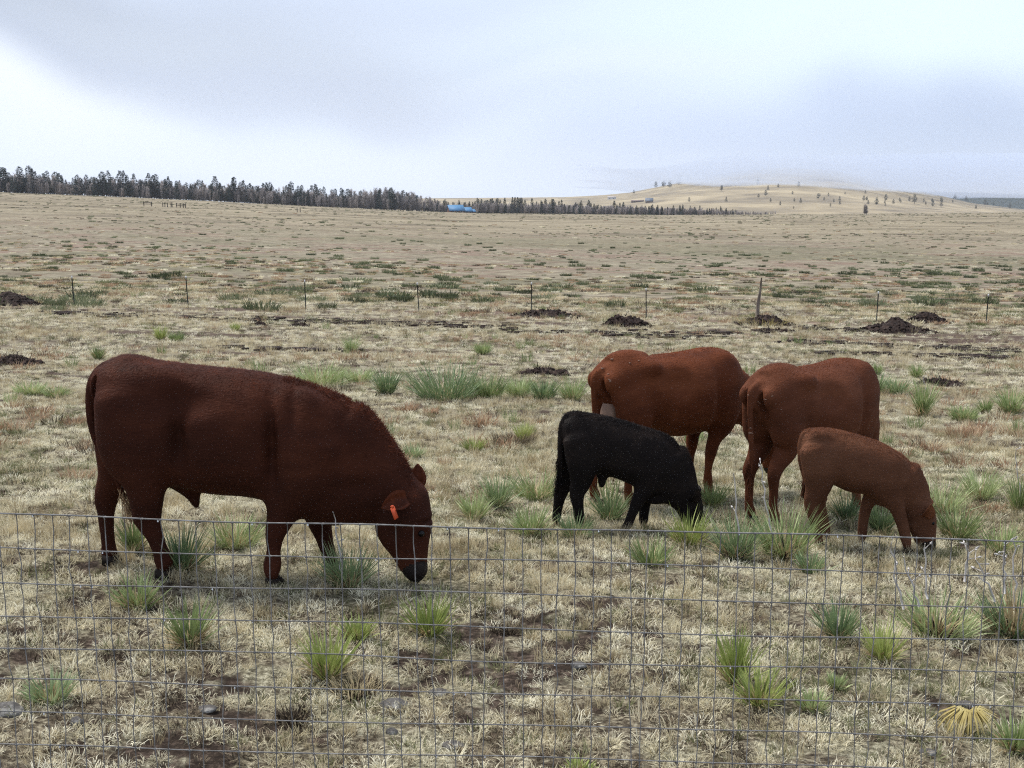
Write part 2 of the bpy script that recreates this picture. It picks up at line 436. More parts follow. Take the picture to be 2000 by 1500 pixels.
# ------------------------------------------------------------------ scatter (geometry nodes)
def scatter(name, sources, P, scl, rot, idx, label=None, cat=None):
    c = bpy.data.collections.new(name + '_sources')
    for k, s in enumerate(sources):
        o = bpy.data.objects.new('%s_source_%02d' % (name, k), s); c.objects.link(o)
    m = bpy.data.meshes.new(name); P = np.asarray(P, np.float32)
    m.vertices.add(len(P)); m.vertices.foreach_set('co', P.ravel())
    a = m.attributes.new('scl', 'FLOAT', 'POINT'); a.data.foreach_set('value', np.asarray(scl, np.float32))
    a = m.attributes.new('rotz', 'FLOAT_VECTOR', 'POINT'); a.data.foreach_set('vector', np.asarray(rot, np.float32).ravel())
    a = m.attributes.new('pick', 'INT', 'POINT'); a.data.foreach_set('value', np.asarray(idx, np.int32))
    o = obj(name, m)
    ng = bpy.data.node_groups.new(name, 'GeometryNodeTree')
    ng.interface.new_socket('Geometry', in_out='INPUT', socket_type='NodeSocketGeometry')
    ng.interface.new_socket('Geometry', in_out='OUTPUT', socket_type='NodeSocketGeometry')
    L = ng.links.new
    gi = ng.nodes.new('NodeGroupInput'); go = ng.nodes.new('NodeGroupOutput')
    ci = ng.nodes.new('GeometryNodeCollectionInfo'); ci.inputs['Collection'].default_value = c
    ci.inputs['Separate Children'].default_value = True; ci.inputs['Reset Children'].default_value = True
    ip = ng.nodes.new('GeometryNodeInstanceOnPoints'); ip.inputs['Pick Instance'].default_value = True
    def na(nm, t):
        n = ng.nodes.new('GeometryNodeInputNamedAttribute'); n.data_type = t; n.inputs['Name'].default_value = nm; return n.outputs[0]
    L(gi.outputs[0], ip.inputs['Points']); L(ci.outputs[0], ip.inputs['Instance'])
    L(na('pick', 'INT'), ip.inputs['Instance Index']); L(na('scl', 'FLOAT'), ip.inputs['Scale'])
    e2r = ng.nodes.new('FunctionNodeEulerToRotation'); L(na('rotz', 'FLOAT_VECTOR'), e2r.inputs[0]); L(e2r.outputs[0], ip.inputs['Rotation'])
    L(ip.outputs[0], go.inputs[0])
    md = o.modifiers.new('scatter', 'NODES'); md.node_group = ng
    tag(o, label, cat, kind='stuff')
    return o

def blades(n, rad, length, width, spread, droop, seg=3, lean_var=.4, seed=0, base_sink=.01, curl=0.0, power=1.0):
    """ribbon blades from a disc of radius rad; returns V,Q,T arrays"""
    g = np.random.default_rng(seed)
    a0 = g.random(n) * 2 * np.pi; rr = rad * np.sqrt(g.random(n))
    bx, by = rr * np.cos(a0), rr * np.sin(a0)
    az = a0 + g.normal(0, .5, n)
    tilt = np.clip(np.abs(g.normal(spread, lean_var, n)) * (g.random(n) ** power * .6 + .4), 0, 1.5)
    Ln = length * (.55 + .6 * g.random(n)); W = width * (.7 + .6 * g.random(n))
    dr = droop * (.4 + 1.2 * g.random(n))
    pts = []; x, y, z = bx.copy(), by.copy(), np.full(n, -base_sink); t = tilt.copy()
    pts.append((x.copy(), y.copy(), z.copy()))
    for s in range(seg):
        st = Ln / seg
        x += np.cos(az) * np.sin(t) * st; y += np.sin(az) * np.sin(t) * st; z += np.cos(t) * st
        t = t + dr / seg; az = az + g.normal(0, curl, n)
        pts.append((x.copy(), y.copy(), z.copy()))
    tw = g.random(n) * np.pi
    px, py = np.cos(tw), np.sin(tw)
    V = np.zeros((n, (seg) * 2 + 1, 3))
    for s in range(seg):
        w = W * (1 - (s / seg) ** 1.6 * .75) / 2 * (0.75 if s == 0 else 1)
        for k, sg in ((0, -1), (1, 1)):
            V[:, 2 * s + k, 0] = pts[s][0] + sg * px * w; V[:, 2 * s + k, 1] = pts[s][1] + sg * py * w; V[:, 2 * s + k, 2] = pts[s][2]
    V[:, 2 * seg] = np.stack(pts[seg], -1)
    Q = np.array([[2 * s, 2 * s + 1, 2 * s + 3, 2 * s + 2] for s in range(seg - 1)]).reshape(-1, 4)
    T = np.array([[2 * seg - 2, 2 * seg - 1, 2 * seg]])
    off = (np.arange(n) * (2 * seg + 1))[:, None, None]
    return V.reshape(-1, 3), (Q[None] + off).reshape(-1, 4), (T[None] + off).reshape(-1, 3)
def blade_mesh(name, material, *specs):
    mb = MB()
    for k, s in enumerate(specs):
        V, Q, T = blades(**s); mb.add(V, T, Q)
    return mb.mesh(name, material)

M = {}
M['grass_cream'] = noisy('dry_grass_cream', [(.42, .365, .225), (.70, .635, .44), (.88, .83, .64)], scale=1.6, coord='World', objrand=.35, spec=.1)
M['grass_straw'] = noisy('dry_grass_straw', [(.30, .235, .13), (.56, .47, .29), (.74, .66, .46)], scale=1.2, coord='World', objrand=.35, spec=.1)
M['grass_brown'] = noisy('dead_grass_brown', [(.06, .045, .03), (.15, .115, .075), (.26, .21, .14)], scale=1.5, coord='World', objrand=.35, spec=.1)
M['grass_green'] = noisy('short_grass_green', [(.09, .095, .04), (.17, .18, .08), (.28, .28, .15)], scale=1.5, coord='World', objrand=.35, spec=.1)
M['rust'] = noisy('rusty_bunchgrass', [(.17, .10, .06), (.37, .235, .14), (.54, .39, .26)], scale=6, objrand=.2, spec=.1)
M['moss'] = noisy('pale_matted_grass', [(.48, .43, .29), (.71, .655, .47), (.86, .815, .63)], scale=2.0, coord='World', objrand=.35, spec=.1)
M['yucca'] = noisy('yucca_leaf', [(.14, .18, .07), (.27, .335, .13), (.46, .51, .26)], scale=7, objrand=.25, spec=.3, rough=.55)
M['yucca_yellow'] = noisy('yucca_leaf_yellow_green', [(.18, .23, .06), (.33, .38, .11), (.50, .52, .20)], scale=7, objrand=.2, spec=.3, rough=.55)
M['yucca_gray'] = noisy('yucca_leaf_blue_green', [(.11, .16, .075), (.22, .29, .13), (.38, .45, .24)], scale=7, objrand=.2, spec=.3, rough=.55)
M['yucca_dead'] = noisy('yucca_dead_leaf', [(.22, .155, .08), (.46, .36, .20), (.64, .55, .36)], scale=9, spec=.15)
M['yucca_burnt'] = noisy('yucca_rotten_leaf', [(.02, .018, .016), (.06, .05, .045), (.16, .14, .12)], scale=9, spec=.15)
M['yucca_gold'] = noisy('yucca_golden_leaf', [(.26, .19, .06), (.46, .38, .15), (.60, .54, .30)], scale=9, spec=.2)
M['stalk'] = noisy('bleached_stalk', [(.34, .31, .28), (.58, .55, .52)], scale=20, spec=.15)
M['shrub'] = noisy('grey_green_shrub', [(.06, .072, .036), (.13, .15, .075), (.24, .26, .15)], scale=1.2, objrand=.4, spec=.1)
M['soil'] = noisy('turned_soil', [(.010, .007, .006), (.026, .017, .014), (.06, .04, .032)], scale=6, bump=.8, bumpscale=20, spec=.1)
M['rock'] = noisy('lichened_rock', [(.035, .031, .028), (.095, .088, .08), (.32, .31, .28)], scale=14, bump=.6, bumpscale=60, detail=7)

def add_trans(m, f):
    nt = m.node_tree; b = nt.nodes['Principled BSDF']; out = [n_ for n_ in nt.nodes if n_.type == 'OUTPUT_MATERIAL'][0]
    t = N(nt, 'ShaderNodeBsdfTranslucent'); ms = N(nt, 'ShaderNodeMixShader'); ms.inputs[0].default_value = f
    nt.links.new(b.inputs['Base Color'].links[0].from_socket, t.inputs[0])
    nt.links.new(b.outputs[0], ms.inputs[1]); nt.links.new(t.outputs[0], ms.inputs[2]); nt.links.new(ms.outputs[0], out.inputs[0])
for k_, f_ in (('grass_cream', .35), ('grass_straw', .35), ('moss', .35), ('grass_green', .35), ('rust', .3), ('yucca', .2), ('yucca_yellow', .2), ('yucca_gray', .2), ('yucca_dead', .25), ('yucca_gold', .3), ('shrub', .2)): add_trans(M[k_], f_)
def tuft_sources():
    S = []
    for k in range(3):   # 0-2 curly cream tufts (wide, low)
        S.append(blade_mesh('cream_tuft', M['grass_cream'], dict(n=46, rad=.05, length=.062, width=.0042, spread=.75, droop=1.3, seg=3, seed=100 + k, curl=.35)))
    for k in range(2):   # 3-4 matted pale
        S.append(blade_mesh('matted_tuft', M['moss'], dict(n=60, rad=.07, length=.048, width=.0042, spread=.95, droop=1.3, seg=3, seed=110 + k, curl=.4)))
    for k in range(2):   # 5-6 upright straw
        S.append(blade_mesh('straw_tuft', M['grass_straw'], dict(n=30, rad=.05, length=.13, width=.0034, spread=.28, droop=.5, seg=3, seed=120 + k, lean_var=.2)))
    for k in range(2):   # 7-8 brown dead
        S.append(blade_mesh('brown_tuft', M['grass_brown'], dict(n=40, rad=.05, length=.065, width=.004, spread=.8, droop=1.3, seg=3, seed=130 + k, curl=.5)))
    for k in range(2):   # 9-10 green
        S.append(blade_mesh('green_tuft', M['grass_green'], dict(n=34, rad=.04, length=.075, width=.0036, spread=.55, droop=1.1, seg=3, seed=140 + k, curl=.3)))
    return S
TS = tuft_sources()
def make_grass():
    P, Sx, Ro, Ix = [], [], [], []
    # bands: (y0,y1,density per m2,scale)
    for (y0, y1, dens, sc) in ((3.2, 8, 420, .80), (8, 14, 240, .95), (14, 24, 90, 1.15), (24, 40, 34, 1.6), (40, 62, 13, 2.1)):
        area = .54 * (y1 ** 2 - y0 ** 2) + 1.6 * (y1 - y0); n = int(area * dens)
        y = np.sqrt(rng.uniform(y0 ** 2, y1 ** 2, n)); x = rng.uniform(-1, 1, n) * (.54 * y + .8)
        b, mo, g = bare_map(x, y), moss_map(x, y), green_map(x, y)
        gap = sstep(fbm(x * 4.5, y * 5.5, 211, 3, .6), .40, .52) if y0 < 14 else sstep(fbm(x * 1.6, y * 2.6, 212, 3, .6), .38, .50)
        keep = (rng.random(n) > b * .80) & (rng.random(n) < .42 + .58 * gap)
        x, y, b, mo, g = x[keep], y[keep], b[keep], mo[keep], g[keep]; n = len(x)
        straw = sstep(fbm(x * .5, y * .35, 201, 3), .50, .66)
        w = np.stack([1.0 + 0 * x, 1.9 * mo * (1 - .5 * g), .12 + 1.4 * straw * (1 - .7 * mo), .24 + .8 * b + .40 * (1 - mo), .16 + .6 * g], 0)
        w /= w.sum(0); cum = np.cumsum(w, 0); r = rng.random(n); k = (r[None] > cum).sum(0)
        base = np.array([0, 3, 5, 7, 9])[k]; cnt = np.array([3, 2, 2, 2, 2])[k]
        P.append(np.stack([x, y, terrain(x, y) + sstep(y, 20, 8) * .011 * 0], -1))
        Sx.append(sc * (.55 + .9 * rng.random(n)) * np.where(k == 2, .85, 1)); Ix.append(base + (rng.random(n) * cnt).astype(int))
        Ro.append(np.stack([rng.normal(0, .12, n), rng.normal(0, .12, n), rng.random(n) * 6.283], -1))
    return np.concatenate(P), np.concatenate(Sx), np.concatenate(Ro), np.concatenate(Ix)
gP, gS, gR, gI = make_grass()
scatter('grass', TS, gP, gS, gR, gI, 'short dry cream and straw grass covering the pasture', 'grass')
print('grass tufts', len(gP))

# ------------------------------------------------------------------ animals
def smin(a, b, k):
    h = np.clip(.5 + .5 * (b - a) / k, 0, 1)
    return b * (1 - h) + a * h - k * h * (1 - h)
class Sdf:
    def __init__(s, lo, hi, res):
        s.lo = np.array(lo, float); s.res = res
        s.n = np.ceil((np.array(hi) - s.lo) / res).astype(int) + 1
        s.f = np.full(s.n, 1.0, np.float32)
    def seg(s, a, b, La=None, k=.04, e=2.0, cap=None, vert=False):
        """elliptical tapered capsule a,b=(x,y,z,h,w)"""
        A, B = np.array(a[:3], float), np.array(b[:3], float)
        mr = max(a[3], a[4], b[3], b[4]) * 1.25 + .06 + k
        lo = np.minimum(A, B) - mr; hi = np.maximum(A, B) + mr
        i0 = np.clip(((lo - s.lo) / s.res).astype(int), 0, s.n - 1); i1 = np.clip(((hi - s.lo) / s.res).astype(int) + 2, 1, s.n)
        ax = [s.lo[d] + s.res * np.arange(i0[d], i1[d]) for d in range(3)]
        if min(len(q) for q in ax) < 1: return
        X, Y, Z = np.meshgrid(*ax, indexing='ij', sparse=True)
        T = B - A; ln = np.linalg.norm(T)
        if vert: T = np.array([1., 0, 0]) * np.sign(B[0] - A[0]); ln = abs(B[0] - A[0])
        else: T = T / ln if ln > 1e-6 else np.array([0, 0, 1.])
        L = np.array([0, 1., 0]) if La is None else np.array(La, float)
        L = L - T * L.dot(T); L /= np.linalg.norm(L); Nn = np.cross(T, L)
        dx, dy, dz = X - A[0], Y - A[1], Z - A[2]
        ta = dx * T[0] + dy * T[1] + dz * T[2]
        t = np.clip(ta / max(ln, 1e-6), 0, 1); ax_ = ta - t * ln
        ql = dx * L[0] + dy * L[1] + dz * L[2]; qn = dx * Nn[0] + dy * Nn[1] + dz * Nn[2]
        if vert: qn = dz - t * (B[2] - A[2])
        h = a[3] + (b[3] - a[3]) * t; w = a[4] + (b[4] - a[4]) * t
        c = cap if cap else np.minimum(h, w)
        q = (np.abs(ql / w) ** e + np.abs(qn / h) ** e + np.abs(ax_ / c) ** e + 1e-9) ** (1 / e)
        d = ((q - 1) * np.minimum(h, w)).astype(np.float32)
        sl = tuple(slice(i0[d_], i1[d_]) for d_ in range(3))
        s.f[sl] = smin(s.f[sl], d, k) if k > 0 else np.minimum(s.f[sl], d)
    def chain(s, nodes, La=None, k=.03, e=2.0, cap=None, k0=None, vert=False):
        # evaluate chain separately, then blend into the body
        g = Sdf.__new__(Sdf); g.lo, g.res, g.n = s.lo, s.res, s.n; g.f = np.full(s.n, 1.0, np.float32)
        K = np.array(nodes, float); Kp = np.vstack([2 * K[0] - K[1], K, 2 * K[-1] - K[-2]]); out = []
        big = K[:, 3].max() > .2
        for i in range(1, len(Kp) - 2):
            p0, p1, p2, p3 = Kp[i - 1:i + 3]; m = int(np.clip(np.linalg.norm(p2[:3] - p1[:3]) / (.022 if big else .03), 2, 8))
            for t in np.arange(m) / m:
                out.append(.5 * ((2 * p1) + (p2 - p0) * t + (2 * p0 - 5 * p1 + 4 * p2 - p3) * t * t + (-p0 + 3 * p1 - 3 * p2 + p3) * t ** 3))
        out.append(K[-1]); K = np.array(out); K[:, 3:] = np.maximum(K[:, 3:], .008)
        def endcap(a, b):
            d = a[:3] - b[:3]; d = d * np.array([1, 1, 0 if vert else 1]); d = d / (np.linalg.norm(d) + 1e-9); c = cap if cap else min(a[3], a[4]) * .85; r = []
            for th in (R(25), R(48), R(68), R(84)):
                r.append(np.concatenate([a[:3] + d * c * math.sin(th), np.maximum(a[3:] * math.cos(th), .006)]))
            return r
        K = np.vstack([endcap(K[0], K[1])[::-1], K, endcap(K[-1], K[-2])])
        for a, b in zip(K[:-1], K[1:]): g.seg(a, b, La, 0, e, .02, vert)
        s.f = smin(s.f, g.f, k)
    def ell(s, c, r, k=.04, La=None):
        s.seg((c[0] - 1e-4, c[1], c[2], r[2], r[1]), (c[0] + 1e-4, c[1], c[2], r[2], r[1]), La, k, 2.0, r[0])
    def cut(s, c, r, k=.03):
        ax = [s.lo[d] + s.res * np.arange(s.n[d]) for d in range(3)]
        X, Y, Z = np.meshgrid(*ax, indexing='ij', sparse=True)
        q = np.sqrt(((X - c[0]) / r[0]) ** 2 + ((Y - c[1]) / r[1]) ** 2 + ((Z - c[2]) / r[2]) ** 2)
        d = (1 - q) * min(r)
        s.f = -smin(-s.f, -d.astype(np.float32), k)
    def mesh(s):
        f = s.f; n = s.n; ins = f < 0
        cnt = np.zeros(n - 1, np.float32); acc = np.zeros((*(n - 1), 3), np.float32)
        cs = [(i, j, k) for i in (0, 1) for j in (0, 1) for k in (0, 1)]
        def sub(c): return tuple(slice(c[d], c[d] + n[d] - 1) for d in range(3))
        for c in cs:
            for d in range(3):
                if c[d] == 0:
                    c2 = list(c); c2[d] = 1
                    fa, fb = f[sub(c)], f[sub(c2)]
                    cr = (fa < 0) != (fb < 0)
                    t = np.where(cr, fa / np.where(cr, fa - fb, 1), 0)
                    cnt += cr
                    for e in range(3):
                        acc[..., e] += np.where(cr, c[e] + (t if e == d else 0), 0)
        act = cnt > 0
        idx = np.full(n - 1, -1, np.int64); idx[act] = np.arange(act.sum())
        cell = np.argwhere(act)
        V = (cell + acc[act] / cnt[act][:, None]) * s.res + s.lo
        Qs = []
        for d in range(3):
            a, b = (d + 1) % 3, (d + 2) % 3
            sl0 = [slice(None)] * 3; sl0[d] = slice(0, n[d] - 1); sl1 = [slice(None)] * 3; sl1[d] = slice(1, n[d])
            i0, i1 = ins[tuple(sl0)], ins[tuple(sl1)]
            ed = np.argwhere(i0 != i1)
            ed = ed[(ed[:, a] > 0) & (ed[:, b] > 0) & (ed[:, a] < n[a] - 1) & (ed[:, b] < n[b] - 1)]
            flip = i0[tuple(ed.T)]
            def g(oa, ob):
                e = ed.copy(); e[:, a] += oa; e[:, b] += ob; return idx[tuple(e.T)]
            q = np.stack([g(-1, -1), g(0, -1), g(0, 0), g(-1, 0)], -1)
            q[~flip] = q[~flip][:, ::-1]
            Qs.append(q)
        return V, np.concatenate(Qs)
def laplace(V, Q, it=3, lam=.5):
    E = np.concatenate([Q[:, [0, 1]], Q[:, [1, 2]], Q[:, [2, 3]], Q[:, [3, 0]]])
    E = np.concatenate([E, E[:, ::-1]])
    deg = np.bincount(E[:, 0], minlength=len(V))[:, None]
    for i in range(it):
        for l in (lam, -lam * .8):
            s = np.stack([np.bincount(E[:, 0], weights=V[E[:, 1], d], minlength=len(V)) for d in range(3)], -1)
            V = V + l * (s / deg - V)
    return V
def vnormals(V, Q):
    n = np.cross(V[Q[:, 2]] - V[Q[:, 0]], V[Q[:, 3]] - V[Q[:, 1]])
    N_ = np.zeros_like(V)
    for k in range(4):
        for d in range(3): N_[:, d] += np.bincount(Q[:, k], weights=n[:, d], minlength=len(V))
    return N_ / (np.linalg.norm(N_, axis=1)[:, None] + 1e-12)

def coat(name, cols, scale=3.2):
    m = noisy(name, cols, scale=scale, detail=9, rough=.75, spec=.06, bump=.35, bumpscale=95, posrange=(.28, .74), stretch=(.32, 1, 1))
    b = m.node_tree.nodes['Principled BSDF']
    b.inputs['Sheen Weight'].default_value = .05; b.inputs['Sheen Roughness'].default_value = .5
    b.inputs['Sheen Tint'].default_value = (cols[-1][0] * 4, cols[-1][1] * 4, cols[-1][2] * 4, 1)
    return m
HAIRM = {}
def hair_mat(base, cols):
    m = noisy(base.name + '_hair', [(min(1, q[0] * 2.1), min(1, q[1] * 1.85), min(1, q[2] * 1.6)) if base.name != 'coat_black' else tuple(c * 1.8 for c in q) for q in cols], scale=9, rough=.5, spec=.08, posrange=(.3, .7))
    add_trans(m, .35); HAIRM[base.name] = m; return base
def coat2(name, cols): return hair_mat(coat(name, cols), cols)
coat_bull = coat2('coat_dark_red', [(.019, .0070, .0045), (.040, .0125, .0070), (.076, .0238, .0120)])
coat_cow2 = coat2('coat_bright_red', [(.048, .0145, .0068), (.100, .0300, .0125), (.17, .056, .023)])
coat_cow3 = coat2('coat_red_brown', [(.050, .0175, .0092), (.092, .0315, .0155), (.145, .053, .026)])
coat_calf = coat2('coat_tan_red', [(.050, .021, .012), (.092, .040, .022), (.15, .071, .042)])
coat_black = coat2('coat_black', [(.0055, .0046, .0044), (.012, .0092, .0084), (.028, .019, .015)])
horn_m = mat('hoof_horn', (.016, .012, .010), .75, spec=.08)
eye_m = mat('eye_dark', (.004, .003, .003), .35, spec=.2)
muz_m = mat('muzzle_skin', (.012, .008, .007), .55, spec=.2)
pink_m = noisy('muzzle_pink', [(.10, .05, .045), (.25, .13, .11)], scale=12, rough=.45)
tag_m = mat('tag_orange', (.55, .085, .03), .5)
udder_m = noisy('udder_skin', [(.17, .10, .07), (.29, .19, .135)], scale=4, rough=.6)
tailtip_m = noisy('tail_tip_hair', [(.12, .06, .03), (.34, .22, .12), (.5, .38, .24)], scale=20)

HOOFS = []
class Animal:
    def __init__(s, u, v, heading):
        s.o = ground_pt(u, v); s.h = heading
        s.fw = np.array([math.cos(heading), math.sin(heading), 0]); s.lf = np.array([-math.sin(heading), math.cos(heading), 0])
        s.S = pxm(s.o)
    def P(s, u, v, yl=0):
        r = ray(u, v); c = np.array([0, 0, CAMZ]); o = s.o + s.lf * yl
        t = (o - c).dot(s.lf) / r.dot(s.lf); p = c + r * t - s.o
        return np.array([p.dot(s.fw), yl, p[2]])
    def loc2w(s, p): return s.o + s.fw * p[0] + s.lf * p[1] + np.array([0, 0, p[2]])
    def gz(s, p):
        w = s.loc2w(p); return float(terrain(w[0], w[1])) - s.o[2]
    def tb(s, u, top, bot, w, yl=0):
        a, b = s.P(u, top, yl), s.P(u, bot, yl); c = (a + b) / 2
        return (c[0], yl, c[2], abs(a[2] - b[2]) / 2, w)
    def nd(s, u, v, hp, w, yl=0, y2=None):
        p = s.P(u, v, yl); S = s.S
        return (p[0], yl, p[2], hp / S, w)

def hair_mesh(name, V, Q, mask_fn, n, length, width, material, flow, seed=0, lift=.5, jitter=.35):
    g = np.random.default_rng(seed)
    c = V[Q].mean(1); nn = np.cross(V[Q[:, 2]] - V[Q[:, 0]], V[Q[:, 3]] - V[Q[:, 1]]); ar = np.linalg.norm(nn, axis=1); nn = nn / (ar[:, None] + 1e-12)
    w = ar * mask_fn(c, nn); w = w / w.sum()
    i = g.choice(len(Q), n, p=w)
    r1, r2 = g.random(n), g.random(n)
    q = V[Q[i]]; p = q[:, 0] * ((1 - r1) * (1 - r2))[:, None] + q[:, 1] * (r1 * (1 - r2))[:, None] + q[:, 2] * (r1 * r2)[:, None] + q[:, 3] * ((1 - r1) * r2)[:, None]
    no = nn[i]; fl = flow(p, no) + g.normal(0, jitter, (n, 3))
    fl = fl - no * (fl * no).sum(1)[:, None]; fl /= np.linalg.norm(fl, axis=1)[:, None] + 1e-9
    d = fl + no * lift * (.5 + g.random(n))[:, None]; d /= np.linalg.norm(d, axis=1)[:, None]
    Ln = length(p, no) * (.5 + g.random(n))
    sd_ = np.cross(d, no); sd_ /= np.linalg.norm(sd_, axis=1)[:, None] + 1e-9
    W = width * (.6 + .8 * g.random(n))
    b = p - no * .004
    tip = b + d * Ln[:, None] - np.array([0, 0, 1]) * (Ln * .15)[:, None]
    mid = b + d * (Ln * .55)[:, None]
    VV = np.stack([b - sd_ * W[:, None], b + sd_ * W[:, None], mid + sd_ * W[:, None] * .7, mid - sd_ * W[:, None] * .7, tip], 1).reshape(-1, 3)
    off = np.arange(n)[:, None] * 5
    return mesh_np(name, VV, [np.array([[0, 1, 2, 3]]) + off, np.array([[3, 2, 4]]) + off], material)

def ear_mesh(L_, W_, material):
    # cupped leaf along +x, opening toward +z
    nu, nv = 9, 7; V = []
    for i in range(nu):
        t = i / (nu - 1); w = W_ * (math.sin(math.pi * min(1, .18 + t * .82)) ** .75) * (1 - .15 * t) + .004
        for j in range(nv):
            s = -1 + 2 * j / (nv - 1)
            V.append((t * L_, s * w / 2, .35 * w * s * s + .01 * math.sin(t * 3)))
    V = np.array(V); n = len(V); V2 = V - np.array([0, 0, .009])
    i = np.arange(nu - 1)[:, None] * nv; j = np.arange(nv - 1)[None]
    Q = np.stack([i + j, i + j + 1, i + nv + j + 1, i + nv + j], -1).reshape(-1, 4)
    idx = np.arange(n).reshape(nu, nv); loop = np.concatenate([idx[0], idx[1:, -1], idx[-1, -2::-1], idx[-2:0:-1, 0]])
    l2 = np.roll(loop, -1); S = np.stack([loop, loop + n, l2 + n, l2], -1)
    return mesh_np('ear', np.concatenate([V, V2]), np.concatenate([Q, Q[:, ::-1] + n, S]), material, True)
def frame_mat(x, z, loc):
    x = Vector(x).normalized(); z = Vector(z); z = (z - x * z.dot(x)).normalized(); y = z.cross(x)
    m = Matrix((x, y, z)).transposed().to_4x4(); m.translation = Vector(loc); return m

def hoof_mesh(s):
    mb = MB()
    for sg in (-1, 1):
        bot = np.array([[-.045, -.022, 0], [.02, -.026, 0], [.055, -.010, 0], [.055, .008, 0], [.02, .022, 0], [-.045, .02, 0]])
        top = bot * np.array([.72, .85, 1]) + np.array([-.012, 0, .05]); top[2:4, 2] -= .012
        V = np.concatenate([bot, top]) * s; V[:, 1] += sg * .026 * s; V[:, 1] *= 1
        Q = [[k, (k + 1) % 6, 6 + (k + 1) % 6, 6 + k] for k in range(6)]
        mb.add(V, Q=Q, T=[[6, 7, 8], [6, 8, 9], [6, 9, 10], [6, 10, 11], [2, 1, 0], [3, 2, 0], [4, 3, 0], [5, 4, 0]])
    return mb.mesh('hoof', horn_m)

